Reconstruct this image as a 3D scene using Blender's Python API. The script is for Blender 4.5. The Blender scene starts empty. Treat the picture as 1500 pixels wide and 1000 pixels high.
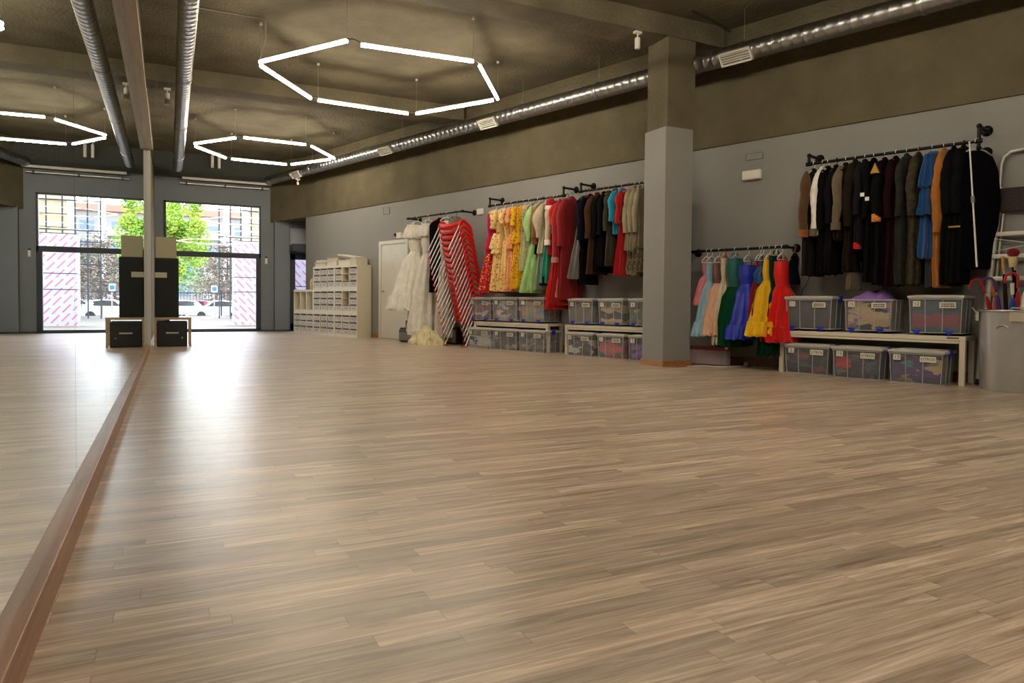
import bpy, bmesh, math, random
from mathutils import Vector, Matrix, noise as mnoise
random.seed(7)
PI = math.pi
COL = bpy.context.scene.collection
SC = bpy.context.scene

# ------------------------------------------------------------------ camera
F_PX, YAW, PITCH, ROLL, CY, CAM = 1034.03, 25.8815, 1.5467, 0.4987, 471.435, Vector((0.3092, 0, 0.8))
_y, _p, _r = math.radians(YAW), math.radians(PITCH), math.radians(ROLL)
FWD = Vector((math.sin(_y)*math.cos(_p), math.cos(_y)*math.cos(_p), -math.sin(_p)))
R0 = Vector((math.cos(_y), -math.sin(_y), 0)); U0 = R0.cross(FWD)
RGT = R0*math.cos(_r) + U0*math.sin(_r); UPV = U0*math.cos(_r) - R0*math.sin(_r)
cd = bpy.data.cameras.new('camera'); cam = bpy.data.objects.new('camera', cd); COL.objects.link(cam)
cd.sensor_width = 36.0; cd.lens = F_PX/1500*36; cd.shift_y = (CY-500)/1500; cd.clip_start = .02; cd.clip_end = 800
M = Matrix((RGT, UPV, -FWD)).transposed().to_4x4(); M.translation = CAM; cam.matrix_world = M
SC.camera = cam

def ray(u, v): return FWD*F_PX + RGT*(u-750) + UPV*(CY-v)
def onz(u, v, z):
    d = ray(u, v); return CAM + d*((z-CAM.z)/d.z)
def ony(u, v, y):
    d = ray(u, v); return CAM + d*((y-CAM.y)/d.y)

# ------------------------------------------------------------------ room frame
D = 19.6                                    # window wall
CEIL = 4.45
NEAR = -4.0
_al = math.atan(-.3197)
T = Vector((-math.sin(_al), -math.cos(_al), 0)); N = Vector((-math.cos(_al), math.sin(_al), 0)); P0 = Vector((3.10, D, 0))
THW = math.atan2(T.y, T.x)
def W(s, o, z): return P0 + T*s + N*o + Vector((0, 0, z))
def wp(u, v, o):
    d = ray(u, v); t = ((P0 + N*o - CAM).dot(N))/d.dot(N); p = CAM + d*t - P0
    return p.dot(T), p.z
def s_at(u, v, o): return wp(u, v, o)[0]
S_END = (D-NEAR)/.9525

# ------------------------------------------------------------------ materials
MATS = {}
def srgb(c):
    return tuple(((x/255)/12.92 if x/255 <= .04045 else ((x/255+.055)/1.055)**2.4) for x in c) + (1,)
def new_mat(name):
    m = bpy.data.materials.new(name); m.use_nodes = True; nt = m.node_tree; nt.nodes.clear()
    out = nt.nodes.new('ShaderNodeOutputMaterial'); return m, nt, out
def nd(nt, t, **kw):
    n = nt.nodes.new(t)
    for k, v in kw.items(): setattr(n, k, v)
    return n
def setin(n, **kw):
    for k, v in kw.items(): n.inputs[k.replace('_', ' ')].default_value = v
COLR = {}
def mat(name, col, rough=.6, metal=0, spec=.5, bump=0, bscale=40, vary=0, vscale=6, sheen=0, col2=None, coat=0):
    if name in MATS: return MATS[name]
    m, nt, out = new_mat(name); b = nd(nt, 'ShaderNodeBsdfPrincipled')
    COLR[m.name] = col; c = srgb(col); b.inputs['Base Color'].default_value = c; b.inputs['Roughness'].default_value = rough
    b.inputs['Metallic'].default_value = metal; b.inputs['Specular IOR Level'].default_value = spec
    if sheen: b.inputs['Sheen Weight'].default_value = sheen
    if coat: b.inputs['Coat Weight'].default_value = coat
    tc = nd(nt, 'ShaderNodeTexCoord')
    if vary or col2:
        n = nd(nt, 'ShaderNodeTexNoise'); n.inputs['Scale'].default_value = vscale; n.inputs['Detail'].default_value = 6
        nt.links.new(tc.outputs['Object'], n.inputs['Vector'])
        r = nd(nt, 'ShaderNodeValToRGB'); r.color_ramp.elements[0].position = .3; r.color_ramp.elements[1].position = .7
        c2 = srgb(col2) if col2 else tuple(x*(1-vary) for x in c[:3]) + (1,)
        c1 = c if col2 else tuple(min(1, x*(1+vary)) for x in c[:3]) + (1,)
        r.color_ramp.elements[0].color = c2; r.color_ramp.elements[1].color = c1
        nt.links.new(n.outputs['Fac'], r.inputs['Fac']); nt.links.new(r.outputs['Color'], b.inputs['Base Color'])
    if bump:
        n2 = nd(nt, 'ShaderNodeTexNoise'); n2.inputs['Scale'].default_value = bscale; n2.inputs['Detail'].default_value = 5
        nt.links.new(tc.outputs['Object'], n2.inputs['Vector'])
        bp = nd(nt, 'ShaderNodeBump'); bp.inputs['Strength'].default_value = bump; bp.inputs['Distance'].default_value = .02
        nt.links.new(n2.outputs['Fac'], bp.inputs['Height']); nt.links.new(bp.outputs['Normal'], b.inputs['Normal'])
    nt.links.new(b.outputs[0], out.inputs[0]); MATS[name] = m; return m
def emit(name, col, st):
    if name in MATS: return MATS[name]
    m, nt, out = new_mat(name); e = nd(nt, 'ShaderNodeEmission'); e.inputs[0].default_value = srgb(col); e.inputs[1].default_value = st
    nt.links.new(e.outputs[0], out.inputs[0]); MATS[name] = m; return m
def cloth(name, col, vary=.12, sheen=.3, rough=.85):
    dark = max(col) < 75
    return mat('cloth_'+name, col, rough, 0, .08 if dark else .25, .12, 60, vary, 9, 0 if dark else sheen)
def satin(name, col): return mat('satin_'+name, col, .42, 0, .5, .15, 30, .1, 8, .2)
def floral(name, base, spots, scale=16):
    key = 'floral_'+name
    if key in MATS: return MATS[key]
    m, nt, out = new_mat(key); b = nd(nt, 'ShaderNodeBsdfPrincipled'); b.inputs['Roughness'].default_value = .8
    tc = nd(nt, 'ShaderNodeTexCoord'); v = nd(nt, 'ShaderNodeTexVoronoi'); v.inputs['Scale'].default_value = scale*1.7
    nt.links.new(tc.outputs['Object'], v.inputs['Vector'])
    sep = nd(nt, 'ShaderNodeSeparateColor'); nt.links.new(v.outputs['Color'], sep.inputs[0])
    r = nd(nt, 'ShaderNodeValToRGB'); r.color_ramp.interpolation = 'CONSTANT'
    k = len(spots); r.color_ramp.elements[0].color = srgb(spots[0]); r.color_ramp.elements[1].position = 1/k; r.color_ramp.elements[1].color = srgb(spots[1 % k])
    for i in range(2, k):
        e = r.color_ramp.elements.new(i/k); e.color = srgb(spots[i])
    nt.links.new(sep.outputs[0], r.inputs['Fac'])
    n = nd(nt, 'ShaderNodeTexNoise'); n.inputs['Scale'].default_value = scale*2.5; nt.links.new(tc.outputs['Object'], n.inputs['Vector'])
    ad = nd(nt, 'ShaderNodeMath', operation='MULTIPLY_ADD'); ad.inputs[1].default_value = .5; nt.links.new(n.outputs['Fac'], ad.inputs[0]); nt.links.new(v.outputs['Distance'], ad.inputs[2])
    lt = nd(nt, 'ShaderNodeMath', operation='LESS_THAN'); lt.inputs[1].default_value = .62; nt.links.new(ad.outputs[0], lt.inputs[0])
    mx = nd(nt, 'ShaderNodeMix', data_type='RGBA'); mx.inputs['A'].default_value = srgb(base)
    nt.links.new(lt.outputs[0], mx.inputs['Factor']); nt.links.new(r.outputs['Color'], mx.inputs['B'])
    nt.links.new(mx.outputs['Result'], b.inputs['Base Color']); nt.links.new(b.outputs[0], out.inputs[0]); MATS[key] = m; return m
def clear_plastic(name, col, alpha, rough=.25):
    if name in MATS: return MATS[name]
    m, nt, out = new_mat(name); t = nd(nt, 'ShaderNodeBsdfTransparent'); b = nd(nt, 'ShaderNodeBsdfPrincipled')
    t.inputs[0].default_value = (.93, .94, .95, 1)
    b.inputs['Base Color'].default_value = srgb(col); b.inputs['Roughness'].default_value = rough
    mx = nd(nt, 'ShaderNodeMixShader'); lw = nd(nt, 'ShaderNodeLayerWeight'); lw.inputs[0].default_value = .3
    ma = nd(nt, 'ShaderNodeMath', operation='MULTIPLY_ADD'); ma.inputs[1].default_value = .5; ma.inputs[2].default_value = alpha; ma.use_clamp = True
    nt.links.new(lw.outputs['Facing'], ma.inputs[0]); nt.links.new(ma.outputs[0], mx.inputs[0])
    nt.links.new(t.outputs[0], mx.inputs[1]); nt.links.new(b.outputs[0], mx.inputs[2]); nt.links.new(mx.outputs[0], out.inputs[0]); MATS[name] = m; return m
def glass(name='window_glass', tint=(.95, .97, .97, 1)):
    if name in MATS: return MATS[name]
    m, nt, out = new_mat(name); t = nd(nt, 'ShaderNodeBsdfTransparent'); t.inputs[0].default_value = tint
    g = nd(nt, 'ShaderNodeBsdfGlossy'); g.inputs['Roughness'].default_value = .01
    fr = nd(nt, 'ShaderNodeFresnel'); fr.inputs[0].default_value = 1.45; mx = nd(nt, 'ShaderNodeMixShader')
    nt.links.new(fr.outputs[0], mx.inputs[0]); nt.links.new(t.outputs[0], mx.inputs[1]); nt.links.new(g.outputs[0], mx.inputs[2])
    nt.links.new(mx.outputs[0], out.inputs[0]); MATS[name] = m; return m

def floor_material():
    m, nt, out = new_mat('oak_strip_floor'); L = nt.links.new
    b = nd(nt, 'ShaderNodeBsdfPrincipled'); tc = nd(nt, 'ShaderNodeTexCoord'); sx = nd(nt, 'ShaderNodeSeparateXYZ'); L(tc.outputs['Object'], sx.inputs[0])
    def mth(op, a, bb=None, c=None):
        n = nd(nt, 'ShaderNodeMath', operation=op)
        for i, v in enumerate((a, bb, c)):
            if v is None: continue
            if isinstance(v, (int, float)): n.inputs[i].default_value = v
            else: L(v, n.inputs[i])
        return n.outputs[0]
    w = .066; ry = mth('DIVIDE', sx.outputs['Y'], w); row = mth('FLOOR', ry)
    wn = nd(nt, 'ShaderNodeTexWhiteNoise', noise_dimensions='1D'); L(row, wn.inputs['W'])
    xs = mth('MULTIPLY_ADD', wn.outputs['Value'], 7.3, mth('DIVIDE', sx.outputs['X'], .78)); colm = mth('FLOOR', xs)
    cv = nd(nt, 'ShaderNodeCombineXYZ'); L(colm, cv.inputs[0]); L(row, cv.inputs[1])
    wn2 = nd(nt, 'ShaderNodeTexWhiteNoise', noise_dimensions='2D'); L(cv.outputs[0], wn2.inputs['Vector'])
    # grain
    gv = nd(nt, 'ShaderNodeCombineXYZ'); L(mth('MULTIPLY_ADD', wn2.outputs['Value'], 37., mth('MULTIPLY', sx.outputs['X'], 1.6)), gv.inputs[0])
    L(mth('MULTIPLY', sx.outputs['Y'], 26.), gv.inputs[1]); L(mth('MULTIPLY', wn2.outputs['Value'], 91.), gv.inputs[2])
    g = nd(nt, 'ShaderNodeTexNoise'); g.inputs['Scale'].default_value = 1.5; g.inputs['Detail'].default_value = 7; g.inputs['Roughness'].default_value = .62; g.inputs['Distortion'].default_value = .9
    L(gv.outputs[0], g.inputs['Vector'])
    r = nd(nt, 'ShaderNodeValToRGB'); e = r.color_ramp.elements; e[0].position = .28; e[1].position = .72
    e[0].color = srgb((144, 119, 95)); e[1].color = srgb((226, 203, 176)); e2 = e.new(.5); e2.color = srgb((188, 161, 132)); L(g.outputs['Fac'], r.inputs['Fac'])
    hv = nd(nt, 'ShaderNodeHueSaturation'); L(r.outputs['Color'], hv.inputs['Color']); L(mth('MULTIPLY_ADD', wn2.outputs['Value'], .44, .72), hv.inputs['Value'])
    hv.inputs['Saturation'].default_value = .80
    # joints
    fy = mth('FRACT', ry); fx = mth('FRACT', xs)
    jy = mth('LESS_THAN', mth('PINGPONG', fy, .5), .012); jx = mth('LESS_THAN', mth('PINGPONG', fx, .5), .0018)
    jj = mth('MAXIMUM', jy, jx)
    mx = nd(nt, 'ShaderNodeMix', data_type='RGBA'); L(mth('MULTIPLY', jj, .35), mx.inputs['Factor']); L(hv.outputs['Color'], mx.inputs['A']); mx.inputs['B'].default_value = srgb((70, 48, 32))
    L(mx.outputs['Result'], b.inputs['Base Color'])
    rr = nd(nt, 'ShaderNodeMapRange'); rr.inputs['To Min'].default_value = .27; rr.inputs['To Max'].default_value = .39; L(g.outputs['Fac'], rr.inputs['Value']); L(rr.outputs[0], b.inputs['Roughness'])
    bp = nd(nt, 'ShaderNodeBump'); bp.inputs['Strength'].default_value = .08; bp.inputs['Distance'].default_value = .004; L(g.outputs['Fac'], bp.inputs['Height']); L(bp.outputs[0], b.inputs['Normal'])
    b.inputs['Specular IOR Level'].default_value = .5
    L(b.outputs[0], out.inputs[0]); return m
def wood(name, c1, c2, axis=1, rough=.45):
    if name in MATS: return MATS[name]
    m, nt, out = new_mat(name); L = nt.links.new; b = nd(nt, 'ShaderNodeBsdfPrincipled'); tc = nd(nt, 'ShaderNodeTexCoord'); mp = nd(nt, 'ShaderNodeMapping')
    sc = [22., 22., 22.]; sc[axis] = 1.2; mp.inputs['Scale'].default_value = sc; L(tc.outputs['Object'], mp.inputs[0])
    g = nd(nt, 'ShaderNodeTexNoise'); g.inputs['Scale'].default_value = 1.5; g.inputs['Detail'].default_value = 6; L(mp.outputs[0], g.inputs['Vector'])
    r = nd(nt, 'ShaderNodeValToRGB'); r.color_ramp.elements[0].position = .3; r.color_ramp.elements[1].position = .7
    r.color_ramp.elements[0].color = srgb(c1); r.color_ramp.elements[1].color = srgb(c2); L(g.outputs['Fac'], r.inputs['Fac']); L(r.outputs['Color'], b.inputs['Base Color'])
    b.inputs['Roughness'].default_value = rough; L(b.outputs[0], out.inputs[0]); MATS[name] = m; return m
def duct_metal():
    if 'duct' in MATS: return MATS['duct']
    m, nt, out = new_mat('galvanised_duct'); L = nt.links.new; b = nd(nt, 'ShaderNodeBsdfPrincipled'); tc = nd(nt, 'ShaderNodeTexCoord')
    n = nd(nt, 'ShaderNodeTexNoise'); n.inputs['Scale'].default_value = 7; n.inputs['Detail'].default_value = 4; L(tc.outputs['Object'], n.inputs['Vector'])
    r = nd(nt, 'ShaderNodeMapRange'); r.inputs['To Min'].default_value = .22; r.inputs['To Max'].default_value = .42; L(n.outputs['Fac'], r.inputs['Value']); L(r.outputs[0], b.inputs['Roughness'])
    b.inputs['Base Color'].default_value = srgb((168, 170, 172)); b.inputs['Metallic'].default_value = 1; L(b.outputs[0], out.inputs[0]); MATS['duct'] = m; return m
def board_material():
    m, nt, out = new_mat('printed_board_wrap'); L = nt.links.new; b = nd(nt, 'ShaderNodeBsdfPrincipled'); tc = nd(nt, 'ShaderNodeTexCoord')
    mp = nd(nt, 'ShaderNodeMapping'); mp.inputs['Rotation'].default_value = (0, math.radians(-48), 0); L(tc.outputs['Object'], mp.inputs[0])
    w = nd(nt, 'ShaderNodeTexBrick'); w.offset = .5; w.inputs['Scale'].default_value = 1; w.inputs['Brick Width'].default_value = .46; w.inputs['Row Height'].default_value = .17; w.inputs['Mortar Size'].default_value = .066; w.inputs['Mortar Smooth'].default_value = .1
    sx = nd(nt, 'ShaderNodeSeparateXYZ'); L(mp.outputs[0], sx.inputs[0]); cx = nd(nt, 'ShaderNodeCombineXYZ'); L(sx.outputs['X'], cx.inputs[0]); L(sx.outputs['Z'], cx.inputs[1]); L(cx.outputs[0], w.inputs['Vector'])
    w.inputs['Color1'].default_value = srgb((200, 104, 134)); w.inputs['Color2'].default_value = srgb((206, 122, 148)); w.inputs['Mortar'].default_value = srgb((196, 190, 206))
    L(w.outputs['Color'], b.inputs['Base Color']); b.inputs['Roughness'].default_value = .4; L(b.outputs[0], out.inputs[0]); return m

M_FLOOR = floor_material()
M_GREY = mat('grey_wall_paint', (146, 145, 142), .75, bump=.12, bscale=60, vary=.05, vscale=1.2)
M_DGREY = mat('dark_grey_paint', (122, 128, 136), .7, bump=.1, bscale=60, vary=.05, vscale=1.5)
M_CONC = mat('rough_concrete', (104, 96, 74), .92, bump=.9, bscale=28, vary=.16, vscale=2.2)
M_CEIL = mat('ceiling_concrete', (104, 96, 76), .92, bump=.8, bscale=20, vary=.28, vscale=1.6)
M_WHITE = mat('white_paint', (226, 224, 214), .45, vary=.03)
M_WPLAST = mat('white_plastic', (232, 230, 222), .4)
M_CREAM = mat('cream_cabinet', (220, 212, 190), .5, vary=.03)
M_BLACK = mat('black_pipe', (22, 22, 23), .45, .6)
M_BLKPL = mat('black_plastic', (20, 20, 22), .5)
M_FRAME = mat('anthracite_frame', (40, 46, 54), .5)
M_METAL = mat('brushed_steel', (190, 190, 190), .32, 1, vary=.06)
M_CAN = mat('galvanised_can', (196, 198, 200), .30, .75, vary=.08, vscale=3)
M_BLUE = mat('blue_clip', (24, 40, 190), .4)
M_RED = mat('red_chair_plastic', (214, 28, 20), .38, vary=.05)
M_TUBE = mat('chair_tube', (178, 180, 182), .35, .85)
M_BIN = clear_plastic('clear_bin_plastic', (210, 214, 220), .15)
M_LID = clear_plastic('bin_lid_plastic', (214, 212, 206), .72, .4)
M_RIB = clear_plastic('bin_rib_plastic', (220, 222, 226), .5)
M_STICK = mat('paper_label', (226, 222, 206), .8)
M_INK = mat('black_ink', (30, 28, 28), .8)
M_BENCH = mat('bench_white', (222, 214, 196), .5)
M_BB = wood('oak_baseboard', (140, 92, 52), (184, 134, 84), 1)
M_BBD = wood('brown_baseboard', (92, 52, 34), (120, 74, 50), 0)
M_RAILW = wood('mirror_rail_wood', (206, 192, 168), (226, 214, 192), 1)
M_TUBELIGHT = emit('lamp_tube_glow', (255, 240, 214), 40.)

# ------------------------------------------------------------------ mesh helpers
def tag(o, label=None, cat=None, group=None, kind=None):
    if label: o['label'] = label
    if cat: o['category'] = cat
    if group: o['group'] = group
    if kind: o['kind'] = kind
    return o
def empty(name, loc, rz=0, label=None, cat=None, group=None):
    o = bpy.data.objects.new(name, None); COL.objects.link(o); o.location = loc; o.rotation_euler = (0, 0, rz); o.empty_display_size = .05
    return tag(o, label, cat, group)
class MB:
    def __init__(s): s.v = []; s.f = []; s.m = []; s.sm = []
    def add(s, vs, fs, mi=0, smooth=False, mtx=None):
        n = len(s.v); s.v += [tuple(mtx @ Vector(p)) if mtx else tuple(p) for p in vs]
        for f in fs: s.f.append(tuple(i+n for i in f)); s.m.append(mi); s.sm.append(smooth)
        return s
    def box(s, x0, x1, y0, y1, z0, z1, mi=0, mtx=None, bev=0):
        if bev:
            bm = bmesh.new(); bmesh.ops.create_cube(bm, size=1)
            for v in bm.verts: v.co = Vector(((x0+x1)/2+v.co.x*(x1-x0), (y0+y1)/2+v.co.y*(y1-y0), (z0+z1)/2+v.co.z*(z1-z0)))
            bmesh.ops.bevel(bm, geom=bm.edges[:], offset=bev, segments=2, affect='EDGES', profile=.5)
            bm.verts.index_update(); s.add([v.co[:] for v in bm.verts], [[v.index for v in f.verts] for f in bm.faces], mi, False, mtx); bm.free(); return s
        v = [(x0,y0,z0),(x1,y0,z0),(x1,y1,z0),(x0,y1,z0),(x0,y0,z1),(x1,y0,z1),(x1,y1,z1),(x0,y1,z1)]
        return s.add(v, [(0,3,2,1),(4,5,6,7),(0,1,5,4),(1,2,6,5),(2,3,7,6),(3,0,4,7)], mi, False, mtx)
    def rings(s, rings, mi=0, smooth=True, caps=True, closed=True, mtx=None):
        n = len(rings[0]); vs = [p for r in rings for p in r]; fs = []
        for i in range(len(rings)-1):
            for j in range(n if closed else n-1):
                k = (j+1) % n; fs.append((i*n+j, i*n+k, (i+1)*n+k, (i+1)*n+j))
        s.add(vs, fs, mi, smooth, mtx)
        if caps and closed:
            s.add(rings[0], [tuple(range(n))[::-1]], mi, False, mtx); s.add(rings[-1], [tuple(range(n))], mi, False, mtx)
        return s
    def tube(s, pts, r, n=8, mi=0, caps=True, flat=None, mtx=None):
        pts = [Vector(p) for p in pts]; rs = r if isinstance(r, (list, tuple)) else [r]*len(pts); rings = []; up = None
        for i, p in enumerate(pts):
            d = (pts[min(i+1, len(pts)-1)]-pts[max(i-1, 0)]).normalized()
            if up is None:
                up = Vector((0, 0, 1)) if abs(d.z) < .9 else Vector((1, 0, 0))
            a = d.cross(up)
            if a.length < 1e-4: a = d.cross(Vector((0, 1, 0)))
            a.normalize(); up = a.cross(d).normalized()
            ra, rb = (rs[i], rs[i]) if flat is None else (rs[i]*flat[0], rs[i]*flat[1])
            rings.append([tuple(p + a*(ra*math.cos(2*PI*k/n)) + up*(rb*math.sin(2*PI*k/n))) for k in range(n)])
        return s.rings(rings, mi, True, caps, True, mtx)
    def lathe(s, prof, n=24, mi=0, caps=True, mtx=None, c=(0, 0)):
        return s.rings([[(c[0]+r*math.cos(2*PI*k/n), c[1]+r*math.sin(2*PI*k/n), z) for k in range(n)] for r, z in prof], mi, True, caps, True, mtx)
    def sphere(s, c, r, mi=0, n=10, sc=(1, 1, 1)):
        prof = [(max(1e-4, math.sin(PI*i/n)), -math.cos(PI*i/n)) for i in range(n+1)]
        return s.rings([[(c[0]+r*sc[0]*a*math.cos(2*PI*k/n), c[1]+r*sc[1]*a*math.sin(2*PI*k/n), c[2]+r*sc[2]*z) for k in range(n)] for a, z in prof], mi)
    def prism(s, poly, axis, a, b, mi=0, mtx=None):
        def P(p, t): return (t, p[0], p[1]) if axis == 0 else ((p[0], t, p[1]) if axis == 1 else (p[0], p[1], t))
        n = len(poly); vs = [P(p, a) for p in poly]+[P(p, b) for p in poly]
        return s.add(vs, [tuple(range(n))[::-1], tuple(range(n, 2*n))]+[(i, (i+1) % n, (i+1) % n+n, i+n) for i in range(n)], mi, False, mtx)
    def build(s, name, mats, parent=None, loc=None, rz=0):
        me = bpy.data.meshes.new(name); me.from_pydata(s.v, [], s.f); mats = mats if isinstance(mats, (list, tuple)) else [mats]
        for m in mats: me.materials.append(m)
        me.polygons.foreach_set('material_index', s.m); me.polygons.foreach_set('use_smooth', s.sm)
        bm = bmesh.new(); bm.from_mesh(me); bmesh.ops.recalc_face_normals(bm, faces=bm.faces[:]); bm.to_mesh(me); bm.free(); me.update()
        o = bpy.data.objects.new(name, me); COL.objects.link(o)
        if parent: o.parent = parent
        if loc is not None: o.location = loc
        if rz: o.rotation_euler = (0, 0, rz)
        return o
def struct(name, mb, m, parent=None, loc=None, rz=0):
    o = mb.build(name, m, parent, loc, rz)
    if parent is None: o['kind'] = 'structure'
    return o
def copy_tree(o, parent=None):
    c = o.copy(); COL.objects.link(c)
    if parent: c.parent = parent
    for ch in list(o.children): copy_tree(ch, c)
    return c
def wbox(mb, s0, s1, o0, o1, z0, z1, mi=0):   # a box in wall coordinates
    vs = [W(s, o, z) for z in (z0, z1) for s, o in ((s0, o0), (s1, o0), (s1, o1), (s0, o1))]
    return mb.add(vs, [(0,3,2,1),(4,5,6,7),(0,1,5,4),(1,2,6,5),(2,3,7,6),(3,0,4,7)], mi)

# ================================================================== SETTING
ZP = 2.935
struct('floor', MB().add([(-.3, NEAR-.3, 0), (12, NEAR-.3, 0), (12, D+.15, 0), (-.3, D+.15, 0), (-.3, NEAR-.3, -.12), (12, NEAR-.3, -.12), (12, D+.15, -.12), (-.3, D+.15, -.12)],
       [(0,1,2,3),(7,6,5,4),(0,4,5,1),(1,5,6,2),(2,6,7,3),(3,7,4,0)]), M_FLOOR)
struct('ceiling', MB().box(-.3, 12, NEAR-.3, D+.3, CEIL, CEIL+.2), M_CEIL)
struct('wall_left', MB().box(-.3, -.02, NEAR-.3, D, 0, CEIL), M_CONC)
struct('wall_near', MB().box(-.3, 12, NEAR-.3, NEAR, 0, CEIL), M_GREY)
# window wall, with the big opening and the entrance door opening
X0, X1, ZT = .19, 2.47, 3.27
DX0, DX1, DZ = 3.22, 4.25, 2.05
mb = MB(); mb.box(-.3, X0, D, D+.25, 0, CEIL); mb.box(X0, X1, D, D+.25, ZT, CEIL); mb.box(X1, DX0, D, D+.25, 0, CEIL); mb.box(DX0, DX1, D, D+.25, DZ, CEIL); mb.box(DX1, 6.2, D, D+.25, 0, CEIL)
struct('wall_back', mb, M_DGREY)
mb = MB(); wbox(mb, 1.12, S_END+.2, -.28, 0, 0, ZP); struct('wall_right', mb, M_GREY)
q0, q1 = W(1.12, .025, 0), W(1.12, -.30, 0); e0 = Vector((2.71, D, 0)); e1 = Vector((2.95, D+.1, 0)); mb = MB(); zl = 2.87
mb.add([(q0.x, q0.y, ZP), (q1.x, q1.y, ZP), (e1.x, e1.y, zl), (e0.x, e0.y, zl), (q0.x, q0.y, CEIL), (q1.x, q1.y, CEIL), (e1.x, e1.y, CEIL), (e0.x, e0.y, CEIL)], [(0,1,2,3),(7,6,5,4),(0,4,5,1),(1,5,6,2),(2,6,7,3),(3,7,4,0)]); struct('wall_right_lintel', mb, M_CONC)
mb = MB(); wbox(mb, 1.12, S_END+.2, -.30, .025, ZP, CEIL); struct('wall_right_upper', mb, M_CONC)
mb = MB(); wbox(mb, -.9, 1.3, -2.6, -.30, ZP, ZP+.15); struct('ceiling_recess', mb, M_DGREY)
mb = MB(); wbox(mb, 1.3, 1.5, -2.6, -.28, 0, ZP); struct('wall_recess', mb, M_DGREY)
struct('wall_pilaster', MB().box(2.80, 3.18, D-.16, D, 0, ZP), M_DGREY)
struct('trim_1', MB().box(3.2, 4.5, D-.05, D, 2.25, 2.74), mat('lit_wall_tone', (168, 172, 184), .6))  # lit bit of wall above the entrance, its brightness put into the colour
# ceiling beams (along x), window-wall beam
for i, (ya, yb, za) in enumerate(((7.25, 7.72, 4.19), (12.35, 12.82, 4.2), (1.9, 2.35, 4.19))):
    xr = P0.x + (D-yb)*.3197
    mb = MB()
    nn = 40; top = []; rows = []
    for (yy) in (ya, yb):
        rows.append([(-.02+(xr+.02)*k/nn, yy+.012*mnoise.noise((k*.9, yy, 2)), za+.018*mnoise.noise((k*.7, yy*3, 1))) for k in range(nn+1)])
    tops = [[(p[0], p[1], CEIL) for p in r] for r in rows]
    n1 = nn+1; vs = rows[0]+rows[1]+tops[0]+tops[1]; fs = []
    for k in range(nn): fs += [(k, k+1, n1+k+1, n1+k), (k, 2*n1+k, 2*n1+k+1, k+1), (n1+k, n1+k+1, 3*n1+k+1, 3*n1+k)]
    mb.add(vs, fs); struct('ceiling_beam', mb, M_CEIL)
struct('ceiling_beam', MB().box(-.02, 2.85, D-.22, D, 3.86, CEIL), mat('dark_beam', (74, 76, 72), .9, bump=.5, bscale=20))
# column with painted lower part
cx0, cx1, cy0, cy1 = 5.985, 6.42, 7.27, 7.71
col = struct('column', MB().box(cx0, cx1, cy0, cy1, 0, 3.06), M_GREY)
struct('column_upper', MB().box(cx0+.02, cx1+.02, cy0, cy1-.02, 3.06, 4.25), M_CONC)
struct('baseboard_column', MB().box(cx0-.015, cx1+.015, cy0-.015, cy1+.015, 0, .075), M_BB)
# baseboards
struct('baseboard_left', MB().box(-.02, .032, NEAR, 12.32, 0, .10, bev=.004), M_BBD if False else wood('mirror_baseboard', (124, 84, 56), (160, 116, 82), 1))
mb = MB(); wbox(mb, 5.66, S_END, 0, .016, 0, .11); struct('baseboard_right', mb, M_BBD)
mb = MB(); wbox(mb, 1.12, 4.5, 0, .016, 0, .09); struct('baseboard_right', mb, M_BB)
struct('baseboard_back', MB().box(0, 3.18, D-.18, D-.16, 0, .04), M_FRAME)
# mirror top rail and end post
struct('trim_2', MB().box(-.02, .085, NEAR, 12.33, 3.12, 3.155), M_RAILW)
struct('trim_3', MB().box(-.02, .045, 12.33, 12.42, 0, 3.24), mat('pale_post', (214, 212, 204), .5))

# mirror panels
m, nt, out = new_mat('mirror_glass'); g = nd(nt, 'ShaderNodeBsdfGlossy'); g.inputs['Color'].default_value = (.86, .90, .90, 1); g.inputs['Roughness'].default_value = .004
nt.links.new(g.outputs[0], out.inputs[0]); M_MIRROR = m
ORD = ['first', 'second', 'third', 'fourth', 'fifth', 'sixth', 'seventh', 'eighth', 'ninth', 'tenth', 'eleventh', 'twelfth', 'thirteenth', 'fourteenth', 'fifteenth', 'sixteenth', 'seventeenth', 'eighteenth']
ys = [3.0+1.331*k for k in range(-1, 8)]
for k in range(len(ys)-1):
    o = MB().box(-.012, 0, ys[k]+.0025, ys[k+1]-.0025, .10, 3.12).build('mirror_panel', M_MIRROR)
    tag(o, 'frameless full height wall mirror, %s panel counting from the camera end' % ORD[k], 'mirror', 'mirror panels on the left wall')
o = MB().box(-.012, 0, NEAR, ys[0]-.0025, .10, 3.12).build('mirror_panel', M_MIRROR)
tag(o, 'full height wall mirror right beside the camera, cut by the left edge', 'mirror', 'mirror panels on the left wall')

# ------------------------------------------------------------------ window and doors
win = MB(); fy0, fy1 = D-.03, D+.08
win.box(X0, X0+.05, fy0, fy1, 0, ZT); win.box(X1-.045, X1, fy0, fy1, 0, ZT); win.box(X0, X1, fy0, fy1, ZT-.04, ZT); win.box(X0, X1, fy0, fy1, 1.90, 2.03); win.box(X0, X1, fy0, fy1, 0, .07)
win.box(X1-.12, X1-.045, fy0, fy1, .07, 1.90); win.box(X0+.05, X0+.12, fy0, fy1, .07, 1.90)
w1 = struct('window_1', win, M_FRAME)
MB().box(X0+.05, X1-.045, D+.02, D+.028, 2.03, ZT-.04).build('upper_pane', glass(), w1)
MB().box(X0+.12, X1-.12, D+.02, D+.028, .07, 1.90).build('lower_pane', glass(), w1)
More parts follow.
